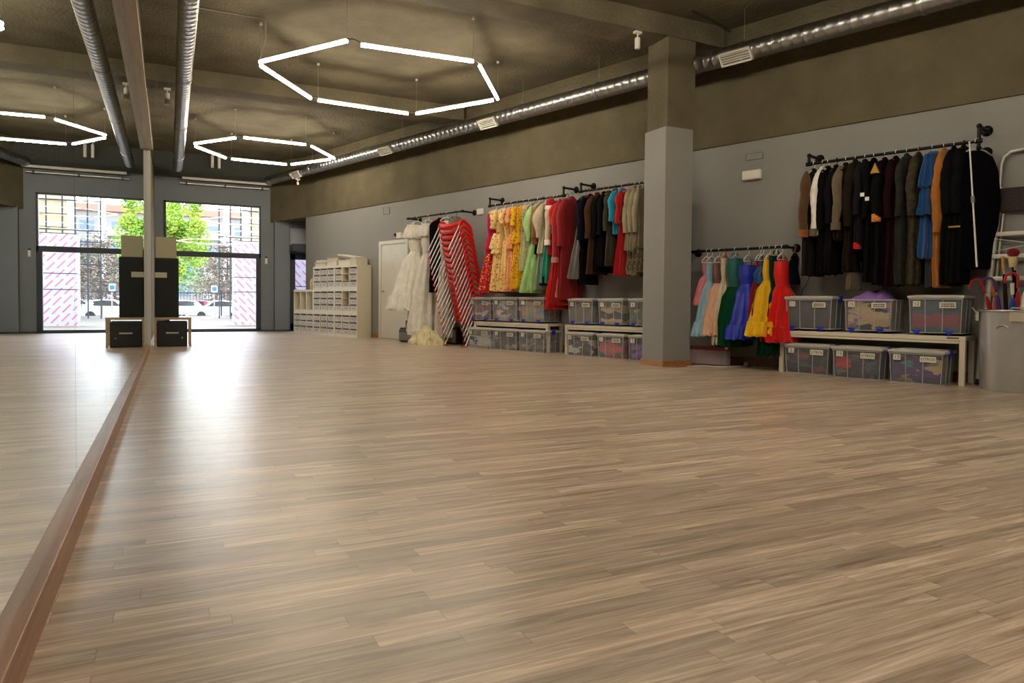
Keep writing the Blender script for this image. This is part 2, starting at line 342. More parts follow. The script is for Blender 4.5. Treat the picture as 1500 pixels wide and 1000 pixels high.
# white door in the right wall
ds0, ds1, dz = 4.53, 5.62, 2.12
mb = MB(); fr = .075
wbox(mb, ds0, ds0+fr, -.01, .03, 0, dz); wbox(mb, ds1-fr, ds1, -.01, .03, 0, dz); wbox(mb, ds0+fr, ds1-fr, -.01, .03, dz-fr, dz)
d1 = struct('door_1', mb, M_WHITE)
mb = MB(); wbox(mb, ds0+fr+.004, ds1-fr-.004, 0.002, .012, .008, dz-fr-.004); mb.build('door_leaf', M_WHITE, d1)
mb = MB(); h0 = W(ds0+.15, .012, 1.03); mb.tube([h0, h0+N*.05, h0+N*.05+T*.10], .011, 8); mb.lathe([(.026, 0), (.026, .008)], 14, mtx=Matrix.Translation(h0) @ Matrix(((T.x, 0, N.x, 0), (T.y, 0, N.y, 0), (0, 1, 0, 0), (0, 0, 0, 1)))); mb.build('door_handle', M_METAL, d1)
# dark glazed entrance door
mb = MB(); mb.box(DX0, DX0+.12, D-.04, D+.06, 0, DZ); mb.box(DX1-.1, DX1, D-.04, D+.06, 0, DZ); mb.box(DX0, DX1, D-.04, D+.06, DZ-.14, DZ); mb.box(DX0, DX1, D-.04, D+.06, 0, .2)
d2 = struct('door_2', mb, M_FRAME); MB().box(DX0+.12, DX1-.1, D, D+.01, .2, DZ-.14).build('door_pane', glass(), d2)
# dark bulkhead above entrance
struct('trim_4', MB().box(3.18, 4.6, D-.7, D-.06, 2.1, 2.28), M_FRAME)

# ------------------------------------------------------------------ hexagon lamps
def hex_lamp(tubes, z, wires, label, loc):
    root = empty('hexagon_lamp', (loc[0], loc[1], z), 0, label, 'ceiling lamp', 'hexagon tube lamps under the ceiling')
    L0 = Vector((loc[0], loc[1], z)); n = len(tubes); r = .021
    for a, b in tubes:
        a = Vector(a).to_3d()-Vector((loc[0], loc[1], 0)); b = Vector(b).to_3d()-Vector((loc[0], loc[1], 0)); d = (b-a).normalized()
        h = MB(); h.tube([a+Vector((0, 0, .028)), b+Vector((0, 0, .028))], .02, 8, flat=(1, .7)); fx = h.build('lamp_housing', M_WPLAST, root)
        MB().tube([a, b], r, 12).build('lamp_tube', M_TUBELIGHT, fx)
    for i in range(n):
        a = Vector(tubes[i][1]).to_3d(); b = Vector(tubes[(i+1) % n][0]).to_3d(); o3 = Vector((loc[0], loc[1], 0))
        mid = (a+b)/2
        MB().tube([a-o3+Vector((0, 0, .025)), mid-o3+Vector((0, 0, .045)), b-o3+Vector((0, 0, .025))], .007, 6).build('corner_joint', M_BLKPL, root)
        MB().tube([a-o3+Vector((0, 0, .04)), a-o3+Vector((0, 0, CEIL-z))], .0022, 5).build('suspension_wire', M_METAL, root)
        MB().lathe([(.022, CEIL-z-.03), (.022, CEIL-z)], 10, c=(a-o3)[:2]).build('ceiling_rose', M_WPLAST, root)
    return root
HZ = 3.886
h0 = [(380.6,91,508,60),(529,66,693,90),(702.6,96.6,729,145),(722,147,610,166.6),(597.6,166.6,466,147),(455,144,382,96.6)]
t0 = [(onz(a, b, HZ).xy, onz(c, d, HZ).xy) for a, b, c, d in h0]
hex_lamp(t0, HZ, None, 'large lit white hexagon of six tubes hanging nearest the camera', (3.09, 9.86))
h2 = [(155,128,530,75),(607,72,1175,137),(1228,152,1435,262),(1398,272,1043,318),(997,318,495,268),(440,258,165,153)]
t2 = [(onz(260+a/6.25, 190+b/6.25, HZ).xy, onz(260+c/6.25, 190+d/6.25, HZ).xy) for a, b, c, d in h2]
hex_lamp(t2, HZ, None, 'smaller lit white hexagon of six tubes near the window wall', (2.14, 15.55))
def reg_hex(cx, cy, R):
    out = []
    for i in range(6):
        a = Vector((cx+R*math.cos(PI+PI/3*i), cy+R*math.sin(PI+PI/3*i))); b = Vector((cx+R*math.cos(PI+PI/3*(i+1)), cy+R*math.sin(PI+PI/3*(i+1))))
        d = (b-a)*.055; out.append((a+d, b-d))
    return out
hex_lamp(reg_hex(3.6, 4.1, 1.69), HZ, None, 'added fill light above the camera, unseen hexagon of lit tubes', (3.6, 4.1))  # unseen lamp, added to brighten the near floor
hex_lamp(reg_hex(2.3, -1.3, 1.69), HZ, None, 'added fill light behind the camera, unseen hexagon of lit tubes', (2.3, -1.3))  # second unseen lamp, added for more light on the foreground floor
# supply cable of the near hexagon
a = onz(387, 28, 4.44); b = onz(289, 11, 4.44); c = onz(380.6, 91, HZ)
mb = MB(); mb.tube([b, (a+b)/2, a, a+Vector((.02, 0, -.04)), Vector((a.x+.02, a.y, 4.2)), Vector((c.x, c.y, HZ+.04))], .008, 6)
tag(mb.build('power_cable', mat('grey_cable', (170, 170, 165), .6)), 'pale supply cable along the ceiling dropping to the nearest hexagon lamp', 'cable')

# ------------------------------------------------------------------ ducts
def duct(root_name, A, B, r, label, grilles, hang):
    root = empty(root_name, A, 0, label, 'duct'); A = Vector(A); B = Vector(B); L = (B-A).length; d = (B-A).normalized(); n = int(L/.13)
    pts = []; rs = []
    for i in range(n):
        t = i*L/n
        for dt, rr in ((0, r), (.108, r), (.112, r+.0035), (.124, r+.0035)): pts.append(d*(t+dt)); rs.append(rr)
    pts.append(d*L); rs.append(r)
    MB().tube(pts, rs, 22).build('duct_pipe', duct_metal(), root)
    for p, nrm in grilles:
        p = Vector(p)-A; nrm = Vector(nrm).normalized(); x = d; y = nrm.cross(x).normalized()
        Mx = Matrix((x, y, nrm)).transposed().to_4x4(); Mx.translation = p
        g = MB(); w, h = .21, .085
        g.box(-w, w, -h, -h+.022, -.03, .012, mtx=Mx); g.box(-w, w, h-.022, h, -.03, .012, mtx=Mx); g.box(-w, -w+.022, -h, h, -.03, .012, mtx=Mx); g.box(w-.022, w, -h, h, -.03, .012, mtx=Mx)
        go = g.build('air_grille', M_WPLAST, root)
        sl = MB(); sl.box(-w+.02, w-.02, -h+.02, h-.02, -.03, -.02, mi=1, mtx=Mx)
        for k in range(4): yy = -h+.04+k*.03; sl.box(-w+.02, w-.02, yy, yy+.011, -.018, .006, mtx=Mx)
        sl.build('grille_slats', [M_WPLAST, M_BLKPL], go)
    for t in hang:
        MB().tube([d*t+Vector((0, 0, r)), d*t+Vector((0, 0, CEIL-A.z))], .004, 6).build('hanger_rod', M_METAL, root)
        MB().tube([d*(t-.012), d*(t+.012)], r+.012, 22).build('duct_clamp', M_METAL, root)
    return root
DO, DZc = .50, 3.925
gd = (N*.8-Vector((0, 0, .6))).normalized(); gp = []
for u, v in ((1075, 69), (711, 172), (561, 213), (430, 246)):
    s, z = wp(u, v, DO+.14); gp.append((W(s, DO, DZc)+gd*.125, gd))
duct('spiral_duct', W(-.1, DO, DZc), W(S_END-.3, DO, DZc), .115, 'long shiny spiral duct with white grilles along the right wall', gp, [2.5, 6.2, 9.6, 11.2, 13.5, 15.5, 18.5])
duct('spiral_duct', Vector((.50, D-1.2, 3.9)), Vector((.50, NEAR+.3, 3.9)), .10, 'narrow shiny spiral duct running above the mirror wall', [], [1.5, 4.5, 7.5, 10.5, 14.])
# white line profile on the window wall
o = MB().box(.6, 2.72, D-.22, D-.14, 3.80, 3.86, bev=.008).build('curtain_track', M_WPLAST)
tag(o, 'thin white horizontal track above the window, under the ceiling', 'track')
cdt = empty('cable_conduit', (.55, D-.08, 3.72), 0, 'slim grey conduit just under the white track above the window', 'conduit'); MB().tube([(0, 0, 0), (2.1, 0, 0)], .028, 10).build('pipe', M_METAL, cdt)
for x in (.15, 1.05, 1.95): MB().box(x-.02, x+.02, -.03, .08, -.035, .035).build('wall_clip', M_FRAME, cdt)

# small white ceiling spots
def spot(p, label, ln=.20, r=.035):
    root = empty('ceiling_spot', p, 0, label, 'spotlight', 'small white ceiling spots')
    MB().box(-.05, .05, -.03, .03, -.03, 0, bev=.005).build('mount_plate', M_WPLAST, root)
    MB().tube([(0, 0, -.03), (0, 0, -.08)], .009, 8).build('stem', M_WPLAST, root)
    MB().lathe([(r*.9, -.08), (r, -.09), (r, -.08-ln), (r*.8, -.085-ln)], 16).build('lamp_body', M_WPLAST, root)
spot(onz(934, 46, 4.18), 'white cylindrical spot under the beam next to the pillar', .13)
spot(onz(245, 129, 4.19), 'white spot on the ceiling beam just right of the mirror rail', .17)
p = onz(308, 236, 4.4); spot(Vector((p.x, D-.6, CEIL)), 'white spot above the window, left one of the pair', .3)
p = onz(321, 236, 4.4); spot(Vector((p.x-.05, D-.6, CEIL)), 'white spot above the window, right one of the pair', .3)
s, z = wp(442, 262, DO); spot(Vector(W(s, DO+.1, 3.74)), 'tiny white spot hanging below the right duct near the window', .06, .025)

# ------------------------------------------------------------------ wall fittings
def wall_box(name, label, cat, u0, v0, u1, v1, th, m, parts=None):
    s0, z1 = wp(u0, v0, 0); s1, z0 = wp(u1, v1, 0)
    root = empty(name, W((s0+s1)/2, 0, (z0+z1)/2), THW, label, cat); w, h = abs(s1-s0)/2, abs(z1-z0)/2
    MB().box(-w, w, -th, 0, -h, h, bev=min(.012, h*.3)).build('casing', m, root)
    if parts: parts(root, w, h, th)
    return root
wall_box('emergency_light', 'white oblong emergency light on the grey wall above the child gowns', 'emergency light', 1090, 251.5, 1117, 262, .06, M_WPLAST,
         lambda r, w, h, t: MB().box(-w+.01, w-.01, -t-.006, -t, -h+.012, h-.012).build('lens', mat('milky_lens', (240, 238, 228), .3), r))
def _sens(r, w, h, t): MB().sphere((-w-.03, -.05, .02), .034, n=12).build('camera_head', M_BLKPL, r)
wall_box('security_camera', 'small white fitting with black ball head above the white door', 'camera', 583, 341, 590, 349, .05, M_WPLAST, _sens)
wall_box('switch_plate', 'square white plate on the wall just left of the floral dresses', 'switch plate', 700, 306, 709, 314, .03, M_WPLAST,
         lambda r, w, h, t: MB().box(-w*.5, w*.5, -t-.006, -t, -h*.6, h*.6).build('rocker', M_WHITE, r))
M_GP = mat('grey_plate', (140, 140, 138), .6)
wall_box('blank_plate', 'faint grey blank plate high on the wall left of the door', 'cover plate', 562, 304, 571, 313, .01, M_GP)
wall_box('blank_plate', 'faint grey blank plate high on the wall above the emergency light', 'cover plate', 1093, 226, 1118, 232, .01, M_GP)
r = empty('thermostat', (2.6, D, 1.86), 0, 'small white wall control with dark top right of the window', 'wall control')
MB().box(-.03, .03, -.04, 0, -.09, .06, bev=.006).build('casing', M_WPLAST, r); MB().box(-.025, .025, -.045, 0, .062, .10).build('knob', M_BLKPL, r)

# ------------------------------------------------------------------ clothes rails
def flange(p_s, p_o, z, parent, base):
    Mx = Matrix.Translation(W(p_s, 0, z)-base) @ Matrix(((T.x, 0, N.x, 0), (T.y, 0, N.y, 0), (0, 1, 0, 0), (0, 0, 0, 1)))
    f = MB(); f.lathe([(.055, .0), (.055, .008), (.03, .012), (.026, .035)], 18, mtx=Mx)
    for k in range(4): a = PI/4+k*PI/2; f.lathe([(.007, .006), (.007, .014)], 6, mtx=Mx, c=(.041*math.cos(a), .041*math.sin(a)))
    f.build('wall_flange', M_BLACK, parent)
def rail(s0, s1, z, o, label, left=None, right=None):
    base = W((s0+s1)/2, o, z); root = empty('clothes_rail', base, 0, label, 'clothes rail', 'black pipe clothes rails')
    def P(s, oo, zz): return W(s, oo, zz)-base
    mb = MB(); mb.tube([P(s0, o, z), P(s1, o, z)], .017, 12)
    for e in (s0, s1): mb.tube([P(e-.03, o, z), P(e+.03, o, z)], .025, 12)
    mb.build('rail_pipe', M_BLACK, root)
    for e, cfg in ((s0, left), (s1, right)):
        for dz in cfg or ():
            b = MB(); pts = [P(e, o, z)]
            if dz: pts += [P(e, o, z+dz*.5), P(e, o, z+dz)]
            pts += [P(e, o*.5, z+dz), P(e, .01, z+dz)]
            b.tube(pts[:3] if dz else pts[:1]+pts[1:2], .017, 10)
            if dz: b.tube([P(e, o+.015, z+dz), P(e, .01, z+dz)], .017, 10); b.sphere(P(e, o, z+dz), .026, n=8)
            else: b.tube([P(e, o+.015, z), P(e, .01, z)], .017, 10)
            b.sphere(P(e, o, z), .026, n=8)
            b.build('wall_bracket', M_BLACK, root); flange(e, 0, z+dz, root, base)
    return root
RO = .30
rail(6.02, 7.72, 2.48, RO, 'black pipe rail with white gowns above the red chairs', (0,), (0,))
rail(8.49, 10.24, 2.505, RO, 'black pipe rail holding the floral dresses and red outfits', (.125,), (.125,))
rail(10.60, 12.33, 2.53, RO, 'black pipe rail with dark jackets, left of the pillar', (.115,), (.13, -.09))
rail(12.50, 13.88, 1.51, RO, 'low black pipe rail holding the small coloured gowns', (0,), (0,))
rail(14.15, 15.87, 2.47, RO, 'black pipe rail with long dark coats by the ladder', (.10,), (.15, -.07))

# ------------------------------------------------------------------ garments
def hanger(s, zr, m, label, o=RO, w=.2, tilt=0):
    root = MB(); pts = []
    for k in range(9):
        a = math.radians(200-k*28); pts.append((0, .027*math.cos(a), .0+.027*math.sin(a)))
    pts += [(0, .012, -.045), (0, 0, -.075)]
    root.tube(pts, .0045, 6)
    root.tube([(0, 0, -.075), (0, w*.5, -.095), (0, w, -.145), (0, w*.96, -.16), (0, 0, -.155), (0, -w*.96, -.16), (0, -w, -.145), (0, -w*.5, -.095), (0, 0, -.075)], .0075, 6)
    ob = root.build('clothes_hanger', m, None, W(s, o, zr), THW+tilt); tag(ob, label, 'hanger', 'hangers on the clothes rails'); return ob
HW = M_WPLAST; HB = M_BLKPL; HR = mat('red_hanger', (190, 30, 24), .4); HWD = wood('wood_hanger', (170, 110, 50), (200, 140, 70), 1)
YMAX = .272
def ring(z, a, b, cx=0, cy=0, n=36, fold=0, k=7, ph=0, sq=2.0, jit=0):
    out = []
    for j in range(n):
        t = 2*PI*j/n; c, s_ = math.cos(t), math.sin(t)
        e = 2/sq; x = math.copysign(abs(c)**e, c); y = math.copysign(abs(s_)**e, s_)
        f = 1+fold*(math.sin(k*t+ph)+.45*math.sin((k*1.7)*t+ph*2.3)*math.cos(2*t))
        yy = cy+a*y*f; yy = yy if yy < .2 else .2+(YMAX-.2)*(1-math.exp(-(yy-.2)/(YMAX-.2)))
        out.append((cx+b*x*f, yy, z+jit*math.sin(k*t+ph*1.3)))
    return out
def wrk(pts, am, ph):
    return [(x+am*mnoise.noise((x*14+ph, y*9, z*5)), y+am*.8*mnoise.noise((x*9, y*14+ph, z*6+3)), z) for x, y, z in pts]
def loft_prof(prof, L, n=36, k=7, ph=0, sq=2.0):
    """prof: (t, half width across rail, half thickness along rail, fold, shift_y)"""
    rows = []; m = 22; ts = [p[0] for p in prof]
    for i in range(m+1):
        t = ts[0]+(ts[-1]-ts[0])*i/m; q = 0
        while q < len(prof)-2 and t > prof[q+1][0]: q += 1
        p, r_ = prof[q], prof[q+1]; f = (t-p[0])/max(1e-6, r_[0]-p[0]); f = f*f*(3-2*f)*.5+f*.5
        a, b, fo, cy = [p[x]+(r_[x]-p[x])*f for x in (1, 2, 3, 4)]
        rows.append(wrk(ring(-t*L, a, b, .01*math.sin(t*5+ph), cy, n, fo, k, ph+t*.6, sq, .012*min(1, fo*8) if i == m else 0), min(.011, b*.25), ph))
    return rows
def body(prof, L, name, m, parent, k=7, ph=0, sq=2.0):
    mb = MB(); mb.rings(loft_prof(prof, L, 72, k, ph, sq)); return mb.build(name, m, parent)
def sleeve(parent, side, m, L, y0=.19, z0=-.06, r=.055, cuff=None, out=.03, cuffm=None, puff=0, x0=0, lean=0):
    ph = random.random()*6; pts = []; rs = []
    for i in range(26):
        t = i/25; y = side*(y0-.05*max(0, 1-t*5)+out*math.sin(min(1, t*1.6)*PI/2)); y = min(y, .285-r-puff-.01); pts.append((x0+lean*t+.008*math.sin(t*9+ph), y+.006*math.sin(t*7+ph), z0+.025*max(0, 1-t*5)-L*t))
        rs.append(r*(1.0-.22*t)*min(1, .38+4.5*t)*(1+.05*math.sin(t*17+ph)+.16*mnoise.noise((t*13, ph, side)))+puff*math.sin(min(1, t*1.1)*PI)**2)
    sl = MB().tube(pts, rs, 14, flat=(.85, 1)).build('sleeve', m, parent)
    if cuffm:
        c = pts[-1]; cr = rs[-1]*1.14; MB().tube([(c[0], c[1], c[2]+.07), (c[0], c[1], c[2]-.012)], cr, 14, flat=(.9, 1)).build('cuff', cuffm, sl)
    return sl
GRP = {2: 'outfits on the floral dress rail', 3: 'jackets on the rail left of the pillar', 5: 'coats on the rail by the ladder', 4: 'small gowns on the low rail', 1: 'gowns on the rail above the chairs'}
RZ = {1: 2.48, 2: 2.505, 3: 2.53, 4: 1.51, 5: 2.47}
def garment(name, cat, label, short, rl, u, vh, m, style='coat', drop=.10, hm=HB, off=0, yshift=0, **q):
    zr = RZ[rl]; vr = {1: 313, 2: 290, 3: 276, 4: 366, 5: 225}[rl]; s = s_at(u, vr, RO) if u < 3000 else u/1000.
    su, zh = wp(u-10, vh, .45); zt = zr-drop; L = zt-zh
    root = empty(name, W(s, RO, zt), THW+off, label, cat, GRP[rl]); ph = random.random()*6
    if hm: hanger(s, zr, hm, {id(HW): 'white', id(HB): 'black', id(HR): 'red', id(HWD): 'wooden'}[id(hm)]+' hanger on the rail carrying the '+short, w=.13 if rl == 4 else .165, tilt=off)
    w = q.get('w', .2); b = q.get('b', .045); lower = q.get('lower'); fl = q.get('flare', 1.1); k = q.get('k', 6)
    t1 = q.get('split', 1.0); ht = q.get('hem', .10)
    if style == 'coat':
        sh = .085/L
        prof = [(0, .05, b*.7, 0, 0), (sh*.35, .10, b*.8, .0, 0), (sh, w, b, .02, 0), (.3, w*.98, b*1.1, .06, yshift*.3), (.55, w*.95, b*1.1, .08, yshift*.6), (t1, w*fl, b*1.2, ht, yshift)]
        body(prof, L, 'garment_body', m, root, k, ph, 2.4)
        MB().tube([(0, -.065, -.03), (0, -.05, .008), (0, 0, .02), (0, .05, .008), (0, .065, -.03)], .017, 8).build('collar', q.get('collar', m), root)
    elif style == 'dress':   # adult dress: bodice, waist, skirt
        wt = q.get('waist', .36); sh = .07/L
        prof = [(0, .05, b*.7, 0, 0), (sh, w*.85, b, .01, 0), (wt*.55, w*.86, b*1.15, .02, 0), (wt, w*.66, b, .02, 0), (wt+.08, w*.85, b*1.1, .08, 0), (t1, w*fl, b*1.35, .15, yshift)]
        body(prof[:4], L, 'bodice', q.get('top', m), root, k, ph); body(prof[3:], L, 'skirt', m, root, 9, ph)
    elif style == 'gown':    # child's gown: strapless bodice and full net skirt
        wt = q.get('waist', .34); st = q.get('strap', .05)/L
        prof = [(st, w*.75, b*1.0, .02, 0), (wt*.6, w*.72, b*1.1, .02, 0), (wt, w*.55, b*.95, .01, 0)]
        body(prof, L, 'bodice', q.get('top', m), root, k, ph)
        fb = q.get('fb', .12)
        body([(wt-.01, w*.56, b*1., .02, 0), (wt+.12, w*.95, b*1.3+fb*.35, .07, yshift*.3), (wt+.36, w*1.25, b+fb*.75, .10, yshift*.7), (1, w*fl*1.35, b+fb, .17*q.get('fold', 1), yshift)], L, 'skirt', m, root, 11, ph)
        if q.get('ruffle', 1):
            body([(.84, w*fl*1.3, b+fb*.95, .08, yshift), (.93, w*fl*1.40, b+fb*1.06, .09, yshift), (1.02, w*fl*1.46, b+fb*1.1, .12, yshift)], L, 'net_layer', m, root, 15, ph+1)
        for sd in (-1, 1): MB().tube([(0, min(.24, sd*w*.45), -st*L-.01), (0, sd*w*.35, -.01), (0, sd*w*.28, .02)], .007, 6).build('strap', q.get('top', m), root)
    if lower and t1 < 1:
        lm, lw, lb = lower; body([(t1-.08, lw*.9, lb*.9, .03, yshift), (1, lw, lb, .09, yshift)], L, 'lower_panel', lm, root, 8, ph+2)
    for tz, hgt, rm, rw in q.get('tiers', ()):
        body([(tz, rw*.82, b*1.15, .04, 0), (tz+hgt*.5/L, rw*.98, b*1.5, .08, 0), (tz+hgt/L, rw*1.08, b*1.75, .14, 0)], L, 'ruffle', rm, root, 12, ph+tz*9)
    sl = q.get('sl')
    if sl:
        for sd in (-1, 1): sleeve(root, sd, q.get('slm', m), sl, y0=w*.92, r=q.get('slr', .05), cuffm=q.get('cuff'), puff=q.get('puff', 0), out=q.get('slout', .035), lean=q.get('lean', 0))
    if q.get('extra'): q['extra'](root, L, w, b)
    return root
C_ = cloth
def belt(m, t):  # sash part
    def f(root, L, w, b): body([(t, w*.9, b*1.35, .02, 0), (t+.03, w*.95, b*1.4, .02, 0), (t+.05, w*.9, b*1.3, .02, 0)], L, 'sash', m, root)
    return f
blk = C_('black', (11, 11, 12)); blk2 = C_('soft_black', (17, 17, 19)); nvy = C_('navy', (17, 19, 36)); gry = C_('grey', (126, 124, 118)); brn = C_('brown', (72, 50, 34)); dbrn = C_('dark_brown', (34, 26, 20))
tan = C_('tan', (84, 58, 32)); khk = C_('khaki', (104, 90, 70)); wht = C_('white', (240, 236, 228)); crm = C_('cream', (226, 214, 178)); red = C_('red', (206, 16, 16)); dred = C_('dark_red', (160, 14, 18)); mar = C_('maroon', (30, 8, 11))
org = C_('orange_cuff', (150, 86, 36)); mus = C_('mustard', (160, 98, 26)); blu = C_('blue', (16, 70, 126)); tl = satin('teal', (16, 150, 118)); gsat = satin('grey', (150, 150, 142)); gold = mat('gold_trim', (170, 134, 34), .45, .3, vary=.2)
lgrn = C_('mint', (170, 212, 140)); turq = C_('turquoise', (18, 140, 172)); lace = floral('lace', (190, 120, 110), [(220, 190, 170), (170, 40, 40)], 60)
# --- rail 1 : gowns above the chairs
wsat = satin('ivory', (240, 236, 226)); ivl = C_('ivory_net', (232, 226, 208))
garment('ball_gown', 'gown', 'white ruffled ball gown nearest the door, skirt spreading left', 'ruffled ball gown', 1, 612, 452, wsat, 'gown', .13, HW, w=.30, b=.08, fb=.2, flare=1.25, waist=.34, fold=1.7, top=wht, tiers=((.02, .26, wht, .3),), yshift=-.12)
garment('satin_gown', 'gown', 'long white satin gown hanging right of the ruffled ball gown', 'long satin gown', 1, 628, 486, wsat, 'gown', .12, HW, w=.24, b=.07, fb=.11, flare=1.1, waist=.3, fold=1.7, tiers=((.04, .2, wht, .24),), yshift=-.06)
garment('long_vest', 'vest', 'plain black sleeveless garment between white gown and chairs', 'black sleeveless garment', 1, 645, 428, blk, 'coat', .10, HR, w=.24, b=.06, flare=1.05)
garment('long_gown', 'gown', 'pale ivory long gown behind the stacked red chairs', 'pale ivory gown', 1, 655, 494, ivl, 'dress', .14, HW, w=.2, b=.05, flare=1.2)
garment('striped_top', 'top', 'grey striped top hanging directly above the stacked chairs', 'grey striped top', 1, 668, 380, mat('grey_stripes', (128, 124, 116), .9, vary=.5, vscale=60), 'coat', .10, HB, w=.17, b=.045)
# --- rail 2
f_red = floral('red', (196, 26, 34), [(230, 170, 40), (240, 210, 180), (200, 20, 60), (220, 60, 40)], 17)
f_crm = floral('cream', (236, 216, 150), [(232, 130, 110), (240, 190, 70), (220, 90, 60), (180, 160, 70)], 13)
f_pal = floral('pale', (238, 214, 140), [(234, 150, 130), (214, 110, 70), (240, 200, 90)], 15)
f_pnk = floral('pink', (236, 170, 130), [(236, 110, 90), (244, 200, 110), (226, 90, 70)], 13)
f_yel = floral('yellow', (240, 186, 24), [(206, 60, 30), (230, 120, 30), (90, 90, 40), (244, 210, 60)], 18)
f_gb = floral('grey_blue', (206, 198, 150), [(150, 160, 190), (232, 200, 90), (190, 190, 170)], 16)
mag = C_('magenta', (196, 20, 88))
garment('floral_dress', 'dress', 'red floral dress with magenta shoulder, leftmost on its rail', 'leftmost red floral dress', 2, 727, 428, f_red, 'dress', .12, HW, w=.24, b=.05, flare=1.3, top=mag, tiers=((.30, .25, mag, .22), (.5, .22, f_red, .22)), yshift=-.05)
garment('floral_dress', 'dress', 'cream floral dress with wide ruffled waist, second from left', 'cream floral dress', 2, 739, 426, f_crm, 'dress', .10, HW, w=.24, b=.055, flare=1.12, sl=.28, slr=.07, tiers=((.30, .26, f_crm, .27), (.40, .2, f_crm, .25)))
garment('floral_dress', 'dress', 'pale yellow floral dress between the cream and pink dresses', 'pale yellow floral dress', 2, 750, 426, f_pal, 'dress', .09, HW, w=.22, b=.05, flare=1.1, sl=.25, slr=.06)
garment('floral_dress', 'dress', 'pink and peach floral dress with frilled waist', 'pink floral dress', 2, 759, 426, f_pnk, 'dress', .09, HWD, w=.22, b=.05, flare=1.1, sl=.22, slr=.06, tiers=((.33, .24, f_pnk, .24),))
garment('floral_dress', 'dress', 'bright yellow floral dress with orange flowers', 'bright yellow floral dress', 2, 768, 422, f_yel, 'dress', .08, HW, w=.24, b=.055, flare=1.12, sl=.3, slr=.06, tiers=((.28, .25, f_yel, .26),))
garment('floral_dress', 'dress', 'pale grey and yellow floral dress with blue bow', 'grey and yellow floral dress', 2, 776, 396, f_gb, 'dress', .09, HW, w=.2, b=.04, flare=1.05, extra=belt(C_('periwinkle', (140, 150, 186)), .34))
garment('cape', 'cape', 'short blue top showing between pale and mint dresses', 'short blue top', 2, 783, 335, C_('royal', (20, 50, 140)), 'coat', .10, HR, w=.13, b=.04)
garment('ruffled_dress', 'dress', 'mint green dress with flared sleeves and net skirt', 'mint green dress', 2, 789, 428, lgrn, 'dress', .09, HW, w=.23, b=.06, flare=1.35, waist=.42, sl=.55, slr=.05, puff=.03, tiers=((.62, .3, lgrn, .26), (.76, .3, lgrn, .3)), yshift=-.05)
garment('suede_jacket', 'jacket', 'rust brown jacket with black hem right of the mint dress', 'rust brown jacket', 2, 796, 372, C_('rust', (152, 92, 50)), 'coat', .09, HB, w=.2, b=.045, split=.8, lower=(blk, .19, .045), sl=.5)
garment('satin_skirt', 'skirt', 'long plain grey satin skirt under the rust jacket', 'long grey satin skirt', 2, 801, 422, gsat, 'dress', .2, HW, w=.18, b=.045, flare=1.2, waist=.3)
garment('wide_blouse', 'blouse', 'cream blouse with very wide drooping sleeves', 'wide sleeved cream blouse', 2, 803, 371, C_('blouse', (206, 192, 166)), 'coat', .08, HW, w=.2, b=.045, sl=.52, slr=.06, puff=.045)
garment('teal_gown', 'gown', 'long teal green gown with navy underskirt', 'teal green gown', 2, 812, 418, tl, 'dress', .10, HW, w=.2, b=.055, flare=1.35, waist=.3, split=.97, lower=(nvy, .3, .07))
def santa(root, L, w, b):
    g = MB(); g.lathe([(.085, -.02), (.085, .06), (.07, .12), (.03, .16), (.001, .17)], 16, c=(0, 0)); hat = g.build('santa_hat', dred, root); hat.location = (0, -.16, -.10)
    MB().lathe([(.09, -.03), (.1, 0), (.09, .03)], 16).build('fur_trim', wht, hat)
    body([(.14, w*1.02, b*1.6, .03, 0), (.18, w*1.06, b*1.7, .06, 0), (.22, w*1.02, b*1.6, .03, 0)], L, 'fur_trim', lace, root)
garment('santa_costume', 'costume', 'red and white santa costume with furry hat and pale sleeves', 'santa costume', 2, 817, 373, dred, 'coat', .10, HW, w=.2, b=.05, sl=.62, slm=C_('pale_sleeve', (214, 196, 170)), cuff=wht, slr=.06, extra=santa)
garment('red_dress', 'dress', 'bright red long dress hanging down in front of the bins', 'bright red long dress', 2, 824, 452, red, 'dress', .12, HB, w=.22, b=.05, flare=1.2, waist=.34, sl=.3, slr=.06, yshift=-.05)
garment('red_gown', 'gown', 'dark red gown with lace cuffs and frilled hem', 'dark red lace cuff gown', 2, 831, 446, dred, 'dress', .05, HB, w=.25, b=.06, flare=1.25, sl=.95, slr=.07, cuff=lace, tiers=((.72, .35, lace, .27),))
garment('red_robe', 'robe', 'plain dark red robe, last at the right of its rail', 'plain dark red robe', 2, 838, 438, C_('wine', (140, 10, 16)), 'coat', .06, HB, w=.25, b=.05, flare=1.1, sl=.7, slr=.065)
# --- rail 3
garment('pinafore', 'dress', 'grey skirted dress with black top, leftmost dark outfit', 'grey skirted dress', 3, 858, 408, gry, 'dress', .10, HB, w=.22, b=.05, flare=1.4, top=blk, waist=.32, yshift=-.03)
garment('long_coat', 'coat', 'long black coat behind the navy jacket', 'long black coat behind the navy jacket', 3, 863, 416, blk2, 'coat', .10, HB, w=.2, b=.045)
garment('navy_jacket', 'jacket', 'navy blue jacket with red piped hem', 'navy jacket', 3, 866, 352, nvy, 'coat', .09, HR, w=.23, b=.05, sl=.62, slr=.06)
garment('brown_coat', 'coat', 'long brown coat left of the row of black coats', 'long brown coat', 3, 876, 401, brn, 'coat', .08, HWD, w=.21, b=.06, flare=1.15, sl=.62, slr=.06)
garment('black_coat', 'coat', 'black coat directly right of the long brown coat', 'black coat right of the brown coat', 3, 886, 398, blk, 'coat', .08, HWD, w=.2, b=.05, sl=.6)
garment('black_coat', 'coat', 'black coat, second right of the long brown coat', 'second black coat from the brown coat', 3, 893, 390, blk2, 'coat', .08, HWD, w=.2, b=.05, sl=.58)
